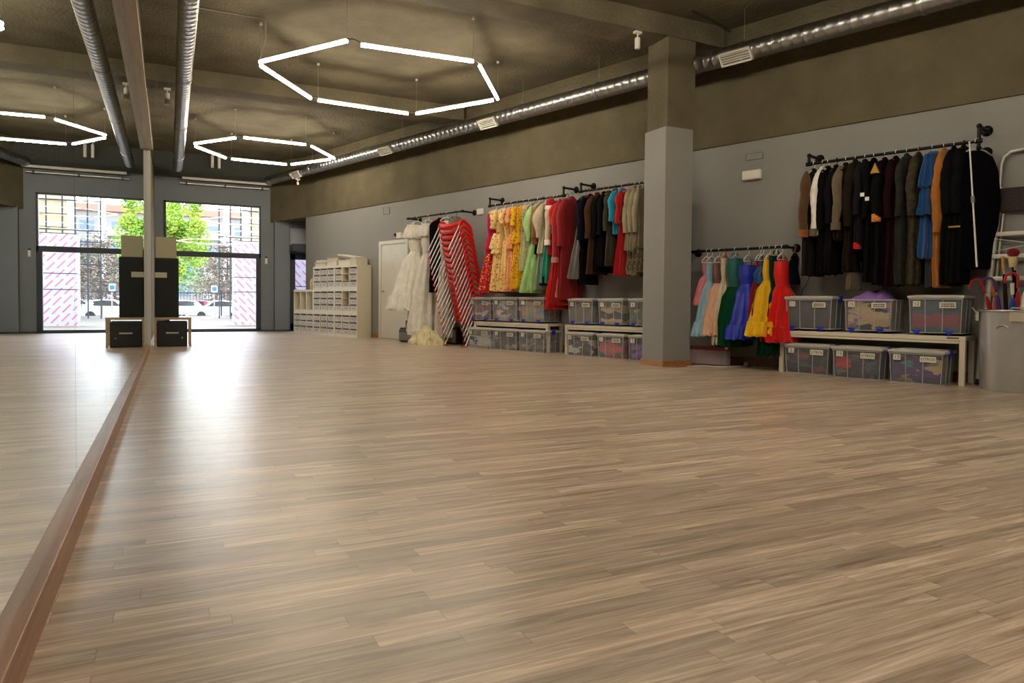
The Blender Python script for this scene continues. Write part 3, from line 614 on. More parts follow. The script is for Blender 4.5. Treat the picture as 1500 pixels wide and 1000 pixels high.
garment('olive_coat', 'coat', 'long grey olive coat left of the turquoise jacket', 'grey olive coat', 3, 902, 389, C_('olive_grey', (66, 64, 52)), 'coat', .06, HB, w=.21, b=.05, sl=.55)
garment('turquoise_jacket', 'jacket', 'turquoise jacket with matching long narrow trousers', 'turquoise jacket', 3, 912, 397, turq, 'coat', .06, HW, w=.22, b=.055, split=.55, lower=(turq, .1, .03), sl=.42, slr=.07)
garment('red_tunic', 'tunic', 'long red flared tunic right of the turquoise jacket', 'long red tunic', 3, 921, 403, C_('scarlet', (178, 8, 20)), 'dress', .07, HR, w=.23, b=.05, flare=1.25, sl=.45)
lin = C_('linen', (150, 140, 114))
for i, (u, vh, lb) in enumerate(((931, 402, 'grey beige ragged blouse directly right of the red tunic'), (938, 404, 'grey beige fringed blouse between two ragged blouses'), (945, 398, 'grey beige ragged blouse half hidden by the pillar'))):
    garment('ragged_blouse', 'blouse', lb, ('ragged blouse by the tunic', 'middle fringed blouse', 'ragged blouse by the pillar')[i], 3, u, vh, lin, 'coat', .06, HW, w=.21, b=.045, flare=1.0, k=9, hem=.14, split=.72, lower=(mat('striped_rags', (176, 164, 132), .9, col2=(50, 46, 40), vscale=22), .17, .045), sl=.6, slr=.05)
garment('dark_coat', 'coat', 'dark coat behind the pillar, seen past its right edge', 'coat behind the pillar', 3, 12.26*1000, 395, blk, 'coat', .16, HB, w=.2, b=.05, sl=.5)
# --- rail 4 : child gowns
pk = C_('pink_net', (216, 126, 138)); lb_ = C_('ice_blue', (152, 186, 208)); pch = C_('peach', (226, 180, 150)); cr2 = C_('cream_net', (212, 196, 170)); grn = C_('bottle_green', (10, 66, 42)); teal2 = satin('petrol', (8, 88, 84))
rb = satin('royal_blue', (16, 44, 178)); brd = C_('burgundy', (124, 10, 24)); yel = C_('yellow_net', (236, 186, 16)); rd4 = satin('bright_red', (222, 14, 14)); bsh = satin('shiny_blue', (16, 90, 160))
garment('child_gown', 'gown', 'small pink net gown at the left end of the low rail', 'pink net gown', 4, 1036, 445, pk, 'gown', .13, HW, w=.15, b=.045, fb=.06, flare=1.1)
garment('child_gown', 'gown', 'small ice blue gown with pale net skirt', 'ice blue gown', 4, 1043, 489, lb_, 'gown', .12, HW, w=.17, b=.05, fb=.07, flare=1.35, waist=.3, yshift=-.06)
garment('child_gown', 'gown', 'peach net gown with glittering dusty bodice', 'peach gown', 4, 1054, 488, pch, 'gown', .13, HW, w=.19, b=.05, fb=.12, flare=1.2, waist=.33, top=mat('dusty_sequins', (136, 98, 90), .4, .3, vary=.4, vscale=80))
garment('child_gown', 'gown', 'narrow cream gown squeezed beside the green gown', 'narrow cream gown', 4, 1063, 502, cr2, 'gown', .06, HR, w=.17, b=.04, fb=.05, flare=1.0, waist=.3)
garment('child_gown', 'gown', 'bottle green gown with shiny petrol green bodice', 'bottle green gown', 4, 1077, 507, grn, 'gown', .07, HW, w=.2, b=.1, fb=.09, flare=1.0, waist=.36, top=teal2, ruffle=0)
garment('child_gown', 'gown', 'royal blue shiny gown with ruffled hem', 'royal blue gown', 4, 1097, 494, rb, 'gown', .16, HW, w=.2, b=.09, fb=.13, flare=1.15, waist=.32)
garment('child_gown', 'gown', 'burgundy gown mostly hidden behind the yellow gown', 'burgundy gown', 4, 1114, 462, brd, 'gown', .11, HW, w=.16, b=.04, fb=.04, flare=1.0)
garment('sequin_top', 'top', 'tiny shiny blue top between burgundy and yellow gowns', 'tiny shiny blue top', 4, 1118, 414, bsh, 'gown', .13, HW, w=.15, b=.03, fb=.01, flare=.8, ruffle=0)
garment('child_gown', 'gown', 'bright yellow net gown with narrow waist', 'yellow net gown', 4, 1128, 489, yel, 'gown', .10, HW, w=.19, b=.05, fb=.13, flare=1.35, waist=.33, yshift=-.05)
garment('child_gown', 'gown', 'dark green gown between the yellow and red gowns', 'dark green gown', 4, 1137, 517, C_('forest', (6, 46, 28)), 'gown', .06, HW, w=.18, b=.05, fb=.08, flare=1.2)
garment('child_gown', 'gown', 'bright red gown with sequinned bodice at the right end', 'red sequinned gown', 4, 1146, 498, C_('red_net', (214, 10, 12)), 'gown', .13, HW, w=.19, b=.09, fb=.10, flare=1.15, waist=.36, top=rd4)
garment('child_cardigan', 'cardigan', 'tiny dark top on a wooden hanger behind the red gown', 'tiny dark top', 4, 1164, 415, nvy, 'coat', .11, HWD, w=.12, b=.02)
# --- rail 5 : coats
def trims(root, L, w, b):
    MB().prism([(-.045, -.18), (.045, -.18), (0, -.07)], 1, -w-.085, -w-.055).build('gold_collar', gold, root)
garment('brown_jacket', 'jacket', 'brown tailcoat with tan sleeve and orange cuffs, leftmost coat', 'brown tailcoat', 5, 1193, 403, C_('tail_brown', (34, 28, 22)), 'coat', .09, HW, w=.25, b=.045, slm=tan, sl=.72, cuff=org, slr=.06)
garment('white_shirt', 'shirt', 'white shirt with long sleeve, second garment from the left', 'white long sleeved shirt', 5, 1206, 345, wht, 'coat', .08, HW, w=.2, b=.035, sl=.72, slr=.045, cuff=khk)
garment('black_coat', 'coat', 'black coat right beside the white shirt', 'black coat by the white shirt', 5, 1214, 401, blk, 'coat', .08, HW, w=.19, b=.05, sl=.66)
garment('black_coat', 'coat', 'black coat just left of the khaki sleeved jacket', 'black coat by the khaki jacket', 5, 1226, 399, blk2, 'coat', .08, HB, w=.19, b=.05, sl=.6)
garment('khaki_jacket', 'jacket', 'jacket with khaki sleeve and ribbed cuff', 'khaki sleeved jacket', 5, 1240, 352, dbrn, 'coat', .07, HW, w=.23, b=.045, slm=khk, sl=.68, slr=.055, cuff=khk)
garment('long_coat', 'coat', 'long dark brown hooded coat with beige lining below', 'dark brown hooded coat', 5, 1254, 424, dbrn, 'coat', .05, HW, w=.2, b=.055, split=.86, lower=(khk, .18, .05), sl=.68, slr=.06)
garment('grey_coat', 'coat', 'dark grey coat with a red tag at its hem', 'dark grey coat', 5, 1268, 358, C_('charcoal', (28, 28, 30)), 'coat', .06, HW, w=.2, b=.05, sl=.55, extra=lambda r, L, w, b: MB().box(-.03, .03, -w-.02, -w+.06, -L-.05, -L+.02).build('red_tag', red, r))
garment('black_uniform', 'jacket', 'black uniform jacket with white badges on the sleeve', 'black uniform jacket', 5, 1281, 412, blk, 'coat', .06, HW, w=.2, b=.05, sl=.6, extra=lambda r, L, w, b: (MB().box(-.045, -.005, -w-.062, -w-.05, -.42, -.38).build('sleeve_badge', wht, r), MB().box(.005, .045, -w-.062, -w-.05, -.47, -.43).build('sleeve_badge', wht, r)))
garment('black_costume', 'costume', 'black costume with gold triangular collar and gold cuffs', 'gold trimmed black costume', 5, 1297, 416, blk, 'coat', .07, HW, w=.22, b=.055, sl=.62, slr=.06, cuff=floral('gold_red', (206, 130, 50), [(190, 20, 20), (230, 190, 80)], 40), extra=trims)
garment('maroon_coat', 'coat', 'long very dark maroon coat beside the gold trimmed costume', 'dark maroon coat', 5, 1313, 418, mar, 'coat', .07, HW, w=.21, b=.06, sl=.6)
camo = mat('cloth_camo', (34, 36, 28), .9, col2=(12, 13, 12), vscale=14); camo2 = mat('cloth_camo_gold', (64, 54, 20), .85, col2=(12, 12, 10), vscale=22)
garment('camouflage_coat', 'coat', 'grey green camouflage coat right of the maroon coat', 'grey green camouflage coat', 5, 1329, 416, camo, 'coat', .06, HW, w=.2, b=.055, sl=.6)
garment('patterned_coat', 'coat', 'black coat with gold green pattern left of the blue dress', 'gold patterned coat', 5, 1346, 416, camo2, 'coat', .06, HWD, w=.2, b=.055, sl=.6)
garment('blue_dress', 'dress', 'bright blue dress with caped sleeves and pleated skirt', 'bright blue dress', 5, 1366, 378, blu, 'dress', .05, HW, w=.2, b=.065, flare=1.1, waist=.5, k=8, tiers=((.04, .34, blu, .22), (.3, .33, blu, .23)))
garment('grey_trousers', 'trousers', 'dark grey trousers hanging below the blue dress', 'dark grey trousers', 5, 1371, 420, C_('slate', (58, 60, 66)), 'coat', .1, None, w=.13, b=.04)
garment('mustard_tunic', 'tunic', 'long mustard orange tunic right of the blue dress', 'mustard tunic', 5, 1383, 420, mus, 'coat', .05, HW, w=.19, b=.045, flare=1.0, sl=.8, slr=.05)
garment('black_suit', 'suit', 'black suit directly right of the mustard tunic', 'black suit by the mustard tunic', 5, 1398, 417, blk, 'coat', .05, HW, w=.21, b=.06, sl=.62, slr=.06)
garment('black_suit', 'suit', 'black suit with thin gold clip at the waist', 'black suit with gold clip', 5, 1412, 414, C_('ink', (12, 12, 16)), 'coat', .05, HB, w=.21, b=.06, sl=.62, slr=.06, extra=lambda r, L, w, b: MB().box(-.05, .05, -w-.07, -w-.06, -.83, -.815).build('gold_clip', gold, r))
def cape_ex(root, L, w, b): pass
s5 = s_at(1426, 225, RO)
rt = empty('black_cape', W(s5+.03, RO, 2.37), THW-.55, 'wide rounded black cape at the right end of the coat rail', 'cape', GRP[5])
body([(0, .06, .03, 0, 0), (.05, .16, .05, .01, .02), (.2, .25, .06, .02, .04), (.42, .30, .065, .03, .05), (.6, .26, .06, .04, .04), (.8, .2, .055, .05, .02), (1, .19, .055, .08, .0)], 1.18, 'garment_body', C_('cape_black', (10, 10, 16)), rt, 6)
hanger(s5+.03, 2.47, HW, 'white hanger on the rail carrying the rounded black cape', tilt=-.55)
mb = MB(); a = Vector(W(s_at(1420, 207, .58), .58, wp(1420, 207, .58)[1])); b_ = Vector(W(s_at(1431, 391, .62), .62, wp(1431, 391, .62)[1]))
pl = empty('hanging_stick', a, 0, 'thin pale stick hanging in front of the black cape', 'stick'); MB().tube([(0, 0, 0), b_-a], [.007, .009], 8).build('rod', M_WPLAST, pl); MB().tube([(b_-a)*.44, (b_-a)*.49], .017, 10).build('grip', mat('grey_grip', (120, 122, 120), .5), pl)
MB().tube([(0, 0, 0), Vector(W(s5+.05, RO, 2.50))-a], .003, 5).build('hanging_loop', M_WPLAST, pl)

# ------------------------------------------------------------------ benches
def bench(s0, s1, od, h, label):
    root = empty('bench', W((s0+s1)/2, od/2, 0), THW, label, 'bench', 'white benches along the wall'); w = (s1-s0)/2; d = od/2-.02
    MB().box(-w, w, -d, d, h-.045, h, bev=.004).build('bench_top', M_BENCH, root)
    MB().box(-w+.06, w-.06, -d+.01, -d+.03, h-.075, h-.045).build('apron', M_BENCH, root)
    for sx in (-1, 1):
        for sy in (-1, 1):
            x = sx*(w-.03); y = sy*(d-.03)
            MB().box(x-.027, x+.027, y-.027, y+.027, 0, h-.045, bev=.003).build('leg', M_BENCH, root)
    return root, w, d
BO = .42
bench(8.19, 10.02, BO, .47, 'white bench under the floral dresses, carrying three clear bins')
bench(10.38, 12.15, BO, .47, 'white bench running behind the pillar under the dark jackets')
b3, bw, bd = bench(13.88, 15.83, BO+.02, .50, 'white bench under the coats, carrying three large bins')
MB().box(bw-.17, bw-.06, -bd-.002, -bd+.002, .475, .487).build('printed_mark', M_INK, b3)

# ------------------------------------------------------------------ bins
def txt(body_, size, parent, loc, m, name='label_text'):
    c = bpy.data.curves.new(name, 'FONT'); c.body = body_; c.size = size; c.align_x = 'CENTER'; c.align_y = 'CENTER'; c.extrude = .0006; c.materials.append(m); c.resolution_u = 3
    t_ = bpy.data.objects.new(name+'_curve', c); COL.objects.link(t_); me = bpy.data.meshes.new_from_object(t_.evaluated_get(bpy.context.evaluated_depsgraph_get())); bpy.data.objects.remove(t_); bpy.data.curves.remove(c); me.name = name
    o = bpy.data.objects.new(name, me); COL.objects.link(o); o.parent = parent; o.location = loc; o.rotation_euler = (PI/2, 0, 0); return o
def jumble(name, pal):
    m, nt, out = new_mat(name); L = nt.links.new; b = nd(nt, 'ShaderNodeBsdfPrincipled'); b.inputs['Roughness'].default_value = .85
    tc = nd(nt, 'ShaderNodeTexCoord'); mp = nd(nt, 'ShaderNodeMapping'); mp.inputs['Scale'].default_value = (1, 1, 2.3); mp.inputs['Location'].default_value = (random.random()*9, random.random()*9, random.random()*9); L(tc.outputs['Object'], mp.inputs[0])
    n = nd(nt, 'ShaderNodeTexNoise'); n.inputs['Scale'].default_value = 6; n.inputs['Detail'].default_value = 3; L(mp.outputs[0], n.inputs['Vector'])
    mx = nd(nt, 'ShaderNodeMix', data_type='RGBA', blend_type='LINEAR_LIGHT'); mx.inputs['Factor'].default_value = .16; L(mp.outputs[0], mx.inputs['A']); L(n.outputs['Color'], mx.inputs['B'])
    v = nd(nt, 'ShaderNodeTexVoronoi'); v.inputs['Scale'].default_value = 6.5; L(mx.outputs['Result'], v.inputs['Vector'])
    sep = nd(nt, 'ShaderNodeSeparateColor'); L(v.outputs['Color'], sep.inputs[0]); r = nd(nt, 'ShaderNodeValToRGB'); r.color_ramp.interpolation = 'CONSTANT'; k = len(pal)
    r.color_ramp.elements[0].color = srgb(pal[0]); r.color_ramp.elements[1].position = 1/k; r.color_ramp.elements[1].color = srgb(pal[1])
    for i in range(2, k): e = r.color_ramp.elements.new(i/k); e.color = srgb(pal[i])
    L(sep.outputs[0], r.inputs['Fac']); L(r.outputs['Color'], b.inputs['Base Color'])
    bp = nd(nt, 'ShaderNodeBump'); bp.inputs['Strength'].default_value = .6; bp.inputs['Distance'].default_value = .03; L(v.outputs['Distance'], bp.inputs['Height']); L(bp.outputs[0], b.inputs['Normal'])
    L(b.outputs[0], out.inputs[0]); return m
def hgt(x, y, sd, amp): return amp*(mnoise.noise((x*5.5+sd*3.1, y*5+sd*1.7, sd*7.3))+.5*mnoise.noise((x*13+sd, y*12, sd*2.9)))
def contents(root_loc, w, d, layers, label, z0, zmax, rim=None):
    if len(layers) > 1 and not (len(layers) == 3 and layers[0][0] is layers[2][0]):
        pal = []
        for m_, th, amp in layers: pal += [COLR[m_.name]]*max(1, round(th/.05))
        random.shuffle(pal); jm = jumble('jumbled_clothes', (pal+pal)[:max(3, len(pal))]); tot = sum(l[1] for l in layers)
        last = layers[-1][0]; layers = [(jm, tot*.5, .05), (jm, tot*.38, .06), (last if rim else jm, tot*.12, .05)]
    nx, ny = 26, 12; mats = []; mb = MB(); zacc = 0
    def surf(zb, sd, amp, flat=False):
        g = []
        for j in range(ny+1):
            for i in range(nx+1):
                x = -w+2*w*i/nx; y = -d+2*d*j/ny; z = zb if flat else min(max(zb+hgt(x, y, sd, amp), .004), zmax)
                if rim and z > rim-.03: q_ = max(0, 1-abs(x/w)**4)*max(0, 1-abs(y/d)**4); z = rim-.03+(z-rim+.03)*q_*(1+.7*mnoise.noise((x*11, y*9, 4.)))
                ed = 1-.03*mnoise.noise((z*20, x*4, sd)); g.append((x*(1-.02*(1+mnoise.noise((z*18+sd, y*6, 1.)))), y*(1-.03*(1+mnoise.noise((x*9, z*15+sd, 3.)))), z))
        return g
    prev = surf(0.006, 0, 0, True); seed0 = random.random()*50
    for li, (m_, th, amp) in enumerate(layers):
        zacc += th; nxt = surf(zacc, seed0+li, amp)
        nxt = [(a[0], a[1], max(a[2], b[2]+.001)) for a, b in zip(nxt, prev)]
        if m_ not in mats: mats.append(m_)
        mi = mats.index(m_); n0 = nx+1; N_ = n0*(ny+1); vs = prev+nxt; fs = []
        for j in range(ny):
            for i in range(nx):
                a = j*n0+i; fs.append((a+N_, a+1+N_, a+n0+1+N_, a+n0+N_))
                if li == 0: fs.append((a, a+n0, a+n0+1, a+1))
        for i in range(nx): fs.append((i, i+1, i+1+N_, i+N_)); q = ny*n0; fs.append((q+i+1, q+i, q+i+N_, q+i+1+N_))
        for j in range(ny): fs.append((j*n0+n0, j*n0, j*n0+N_, j*n0+n0+N_)); e = nx; fs.append((j*n0+e, j*n0+n0+e, j*n0+n0+e+N_, j*n0+e+N_))
        mb.add(vs, fs, mi, True); prev = nxt
    o = mb.build('folded_clothes', mats, None, root_loc+Vector((0, 0, z0)), THW); tag(o, label, 'clothes', 'clothes inside the bins', 'stuff'); return o
def storage_bin(s0, s1, o0, o1, z0, h, label, num, word, layers, clabel, lid=True, clip=1, wheels=True, word2=None):
    w = (s1-s0)/2; d = (o1-o0)/2; loc = W((s0+s1)/2, (o0+o1)/2, z0); root = empty('storage_bin', loc, THW, label, 'storage bin', 'clear plastic storage bins'); tp = .93; hb = h-.03; zw = .022 if wheels else .0
    def rect(f, z, inset=0): return [(-w*f+inset, -d*f+inset, z), (w*f-inset, -d*f+inset, z), (w*f-inset, d*f-inset, z), (-w*f+inset, d*f-inset, z)]
    mb = MB(); th = .004
    mb.rings([rect(tp, zw), rect(tp+(.985-tp)*.5, zw+(hb-zw)*.5), rect(.985, hb)], smooth=False, caps=False)
    mb.add(rect(tp, zw), [(3, 2, 1, 0)])
    bodyo = mb.build('bin_body', M_BIN, root)
    rb_ = MB()
    for fx in (-.38, .28, .97, -.97):
        a = (fx*w*tp, -d*tp-.002, zw+.01); b = (fx*w*.985, -d*.985-.002, hb-.01); rb_.tube([a, b], .0045, 5)
    rb_.tube([(-w*.985, -d*.985-.002, hb-.008), (w*.985, -d*.985-.002, hb-.008)], .006, 5)
    for fy in (-.3, .35): rb_.tube([(w*tp+.002, fy*d, zw+.01), (w*.985+.002, fy*d, hb-.01)], .0045, 5)
    rb_.tube([(-w*tp, -d*tp, zw+.004), (w*tp, -d*tp, zw+.004), (w*tp, d*tp, zw+.004)], .005, 5)
    rb_.build('rib', M_RIB, bodyo)
    if lid:
        l = MB(); l.box(-w-.012, w+.012, -d-.012, d+.012, hb, h, bev=.009); l.box(-w*.85, w*.85, -d*.8, d*.8, h, h+.008, bev=.003); lo = l.build('lid', M_LID, root)
        if clip:
            MB().box(w-.008, w+.024, -.045, .035, hb-.03, h+.006, bev=.006).build('clip', M_BLUE, root)
    else:
        r_ = MB()
        for y in (-d, d): r_.box(-w-.012, w+.012, y-.012, y+.012, hb-.014, hb, bev=.004)
        for x in (-w, w): r_.box(x-.012, x+.012, -d, d, hb-.014, hb, bev=.004)
        r_.build('rim', M_RIB, root)
    if wheels:
        for sx in (-.68, .5):
            for sy in (-1, 1):
                x = sx*w; y = sy*(d*tp-.004)
                q = MB(); q.lathe([(.0, -.014), (.02, -.014), (.024, -.008), (.024, .008), (.02, .014), (0, .014)], 14, caps=False, mtx=Matrix.Translation((x, y, .024)) @ Matrix.Rotation(PI/2, 4, 'X')); q.box(x-.034, x+.034, y-.014, y+.014, .026, .054, bev=.006)
                q.build('wheel', M_BLUE, root)
    yl = -d*.985+.0
    def lab(x, z, ww, hh, t, size):
        f = (tp+(.985-tp)*((z-zw)/(hb-zw))); y = -d*f-.007
        st = MB().box(x-ww, x+ww, y-.0015, y+.0005, z-hh, z+hh).build('sticker', M_STICK, root)
        if t is None:
            ink = MB(); rr_ = random.Random(int(x*999))
            for row in ((.35, -.35) if ww > .05 else (0,)):
                xx = x-ww*.75
                while xx < x+ww*.7:
                    l_ = rr_.uniform(.006, .014); ink.box(xx, xx+l_, y-.003, y-.0018, z+hh*row-.007, z+hh*row+.007); xx += l_+.005
            ink.build('label_writing', M_INK, st)
        elif isinstance(t, str):
            txt(t, size, st, (x, y-.002, z), M_INK)
        else:
            for k, tt in enumerate(t): txt(tt, size, st, (x, y-.002, z+size*.45-k*size*.9), M_INK)
    lab(-w*.68, hb*.85, .035, .03, num, .05)
    lab(w*.45, hb*.82, .075, .03, word if word == 'OTROS' and not wheels and h < .35 else None, .04)
    if layers: contents(W((s0+s1)/2, (o0+o1)/2, z0), w*tp-.012, d*tp-.012, layers, clabel, zw+.004, (hb-.012-zw) if lid else h+.08, None if lid else hb-zw)
    return root
c_rose = C_('rose', (150, 84, 92)); c_dgr = C_('bin_dark', (64, 62, 64)); c_teal = C_('bin_teal', (58, 84, 98)); c_wine = C_('bin_wine', (134, 54, 70)); c_lil = C_('lilac', (150, 110, 190)); c_sky = C_('bin_sky', (104, 160, 196)); c_och = C_('ochre', (196, 140, 56)); c_och2 = C_('sand', (176, 150, 110)); c_pur = C_('purple', (84, 58, 120)); c_pnk = C_('bin_pink', (204, 84, 110)); c_gry = C_('bin_grey', (112, 108, 104)); c_wh = C_('bin_white', (206, 202, 196)); c_blk = C_('bin_black', (38, 38, 42)); c_bei = C_('bin_beige', (196, 172, 130)); c_org = C_('bin_orange', (216, 96, 60)); c_grn = C_('bin_green', (70, 110, 84))
def bin_px(ul, ur, orow, z0, h, *a, depth=.40, **k):
    v = {0: 450}.get(0); s0 = s_at(ul, k.pop('v', 460), orow); s1 = s_at(ur, 460, orow); storage_bin(s0, s1, orow-depth, orow, z0, h, *a, **k)
T1 = .474
bin_px(687, 719, .43, T1, .42, 'clear bin with rose and grey clothes on the left end of the floral dress bench', '1', 'OTROS', [(c_wh, .05, .03), (c_dgr, .12, .1), (c_rose, .14, .05)], 'rose and grey clothes in the bin at the left end of the bench')
bin_px(721, 757, .43, T1, .42, 'clear bin with white and mauve layers, middle of the floral dress bench', '4', 'ROPA', [(c_gry, .08, .03), (c_wh, .06, .05), (c_rose, .07, .04), (c_wh, .05, .04), (c_och2, .06, .04)], 'white and mauve clothes layered in the middle bin')
bin_px(760, 797, .43, T1, .42, 'clear bin with ochre and blue clothes behind the hanging red dress', '11', 'FALDAS', [(c_och2, .07, .03), (c_och, .05, .03), (c_gry, .05, .03), (c_och, .06, .03), (c_sky, .08, .04)], 'ochre and sky blue clothes in the bin by the red dress')
bin_px(684, 720, .48, 0, .355, 'clear bin with white and blue pieces on the floor at the left end', '7', 'CINTAS', [(c_dgr, .05, .03), (c_wh, .08, .07), (C_('bin_cobalt', (50, 70, 160)), .04, .03), (c_wh, .05, .06)], 'white straps and blue pieces in the leftmost floor bin', wheels=False)
bin_px(722, 757, .48, 0, .355, 'clear dark bin with tan pieces on the floor, second from the left', '12', 'VARIOS', [(c_och2, .06, .06), (c_blk, .10, .06), (c_blk, .06, .03)], 'dark and tan clothes in the second floor bin', wheels=False)
bin_px(760, 798, .48, 0, .355, 'clear bin with a pale bundle on the floor beside the bench leg', '12', 'OTROS', [(c_dgr, .06, .04), (c_gry, .10, .08), (c_och2, .05, .05)], 'grey clothes with pale bundle in the third floor bin', wheels=False)
bin_px(832, 868, .43, T1, .40, 'clear bin with grey brown clothes on the left end of the second bench', '9', 'CHALECOS', [(c_gry, .07, .04), (C_('bin_taupe', (112, 98, 88)), .12, .05), (c_gry, .07, .04)], 'grey brown clothes in the left bin of the second bench')
bin_px(876, 912, .43, T1, .40, 'clear bin with beige and black clothes, middle of the second bench', '17', 'BLUSAS', [(c_bei, .07, .04), (c_blk, .11, .06), (c_bei, .07, .06)], 'beige and black clothes in the middle bin of the second bench')
bin_px(921, 960, .43, T1, .40, 'clear bin of olive clothes half hidden by the pillar, on the bench', '8', 'ROPA', [(C_('bin_olive', (104, 96, 62)), .12, .04), (c_grn, .06, .04), (c_och2, .06, .03)], 'olive clothes in the bench bin half hidden by the pillar')
bin_px(829, 868, .47, 0, .355, 'clear bin with white rolled socks on the floor left of the pillar', '10', 'ZAPATOS', [(c_wh, .06, .06), (c_dgr, .12, .05), (C_('bin_taupe', (112, 98, 88)), .05, .04)], 'white rolls and dark shoes in the floor bin', wheels=False)
bin_px(875, 914, .47, 0, .355, 'bin stuffed with pink and rainbow fabric on the floor', '3', 'TUTUS', [(c_grn, .03, .03), (c_org, .05, .05), (c_pnk, .12, .06), (C_('bin_salmon', (206, 92, 84)), .06, .03)], 'pink and rainbow fabric in the floor bin', wheels=False)
bin_px(921, 960, .47, 0, .355, 'bin of lilac fabric on the floor half hidden by the pillar', '2', 'TULES', [(c_lil, .16, .05), (c_dgr, .06, .03)], 'lilac fabric in the floor bin beside the pillar', wheels=False)
T3 = .504
bin_px(1150, 1219, .44, T3, .40, 'large clear bin of dark grey cloth on the left of the coat bench', '11', 'OTROS', [(c_dgr, .30, .02)], 'dark grey cloth with white dots in the left bin of the coat bench', word2=('OTROS', 'VARIOS'))
bin_px(1236, 1307, .44, T3, .40, 'open overfull bin with lilac and pink clothes spilling out, middle of bench', '15', 'ROPA', [(c_bei, .09, .04), (c_wh, .04, .05), (C_('bin_ink', (56, 62, 74)), .10, .08), (c_bei, .03, .04), (c_wh, .07, .05), (C_('bin_blush', (214, 160, 150)), .05, .04), (c_lil, .05, .05)], 'mixed beige, navy and lilac clothes heaped over the open bin', lid=False, word2=('ROPA', 'VARIAS'))
bin_px(1330, 1411, .44, T3, .41, 'large clear bin with teal and wine red cloth, right end of the bench', '12', 'FALDAS', [(c_teal, .06, .03), (c_wine, .13, .05), (c_teal, .15, .02)], 'teal cloth with a wine red band in the right bin', clip=0)
bin_px(1150, 1216, .46, 0, .345, 'clear bin with dark and crimson pieces on the floor beside the bench leg', '5', 'OTROS', [(c_wine, .08, .02), (c_blk, .10, .06), (c_dgr, .06, .04)], 'dark and crimson pieces in the left floor bin', wheels=False)
bin_px(1220, 1293, .56, 0, .345, 'clear bin with bright red straps on the floor, middle of three', '13', 'OTROS', [(c_teal, .05, .03), (c_blk, .08, .05), (C_('bin_scarlet', (196, 40, 44)), .03, .04), (c_blk, .08, .04)], 'dark clothes with bright red straps in the middle floor bin', wheels=False)
bin_px(1303, 1384, .58, 0, .345, 'clear bin with purple and beige clothes on the floor, rightmost of three', '13', 'OTROS', [(c_bei, .04, .04), (c_pur, .14, .07), (c_bei, .05, .05), (C_('bin_aqua', (80, 140, 150)), .04, .03)], 'purple and beige clothes in the rightmost floor bin', wheels=False)
# white dots in the left coat-bench bin contents are small buttons on the cloth
o = MB().box(-.1, .1, -.08, .08, 0, .10, bev=.01).build('storage_tin', mat('red_tin', (176, 26, 28), .45), None, W(s_at(841, 483, .3), .25, .366), THW)
tag(o, 'small red box on the lid of a floor bin under the second bench', 'box')
o.location.z = .364

# ------------------------------------------------------------------ stacked red chairs
def make_chair():
    root = empty('stacking_chair', (0, 0, 0), THW, 'x', 'chair', 'red chairs in one tall stack'); hw = .288
    # local: -y is towards the room (back of the chair), +y towards the wall
    seat = MB(); n = 8; g = []
    for i in range(n+1):
        for j in range(n+1):
            x = -hw+.03+(2*hw-.06)*i/n; y = -.13+.24*j/n; g.append((x, y, .335-.02*math.sin(PI*i/n)+.02*(1-j/n)**2))
    fs = [(i*(n+1)+j, (i+1)*(n+1)+j, (i+1)*(n+1)+j+1, i*(n+1)+j+1) for i in range(n) for j in range(n)]
    seat.add(g, fs, 0, True); seat.add([(p[0], p[1], p[2]-.012) for p in g], [f[::-1] for f in fs], 0, True); seat.build('seat', M_RED, root)
    # curved back band
    bk = MB(); rows = []
    for k in range(13):
        a = -1+2*k/12; x = a*(hw+.004); y = -.155-.045*(1-a*a); zc = .475+.03*a*a
        rows.append([(x, y-.018, zc-.052), (x, y+.004, zc-.056), (x, y+.016, zc+.024), (x, y+.004, zc+.034), (x, y-.016, zc+.028)])
    bk.rings(rows); bk.build('backrest', M_RED, root)
    for s in (-1, 1):
        am = MB(); x = s*hw
        am.tube([(x, -.185, .455), (x, -.16, .50), (x, -.135, .535), (x, -.10, .55), (x, -.06, .54), (x, .0, .505), (x*.99, .07, .455), (x*.98, .105, .41), (x*.97, .11, .34)], [.018, .023, .026, .026, .026, .026, .025, .022, .015], 10, flat=(.75, 1.25)); am.build('arm', M_RED, root)
        for (y0, z0, y1) in ((-.178, .462, -.425), (-.06, .34, .125)):
            lg = MB(); lg.tube([(x, y0, z0), (x+s*.004, y1, .012)], .0125, 8); lo = lg.build('leg', M_TUBE, root)
            MB().tube([(x+s*.004, y1+(y0-y1)*.055, .028), (x+s*.004, y1, .0)], .019, 10).build('foot_cap', M_RED, lo)
    return root
proto = make_chair(); NC = 18
for i in range(NC):
    r_ = proto if i == 0 else copy_tree(proto)
    r_.location = W(7.88, .155+.0235*i, .0995*i); r_.rotation_euler = (0, 0, THW+random.uniform(-.006, .006))
    pos = 'lowest red stacking chair, feet on the floor beside the bins' if i == 0 else ('topmost red plastic chair of the tall stack' if i == NC-1 else 'red plastic stacking chair, %s from the bottom of the tall stack' % ORD[i])
    r_['label'] = pos

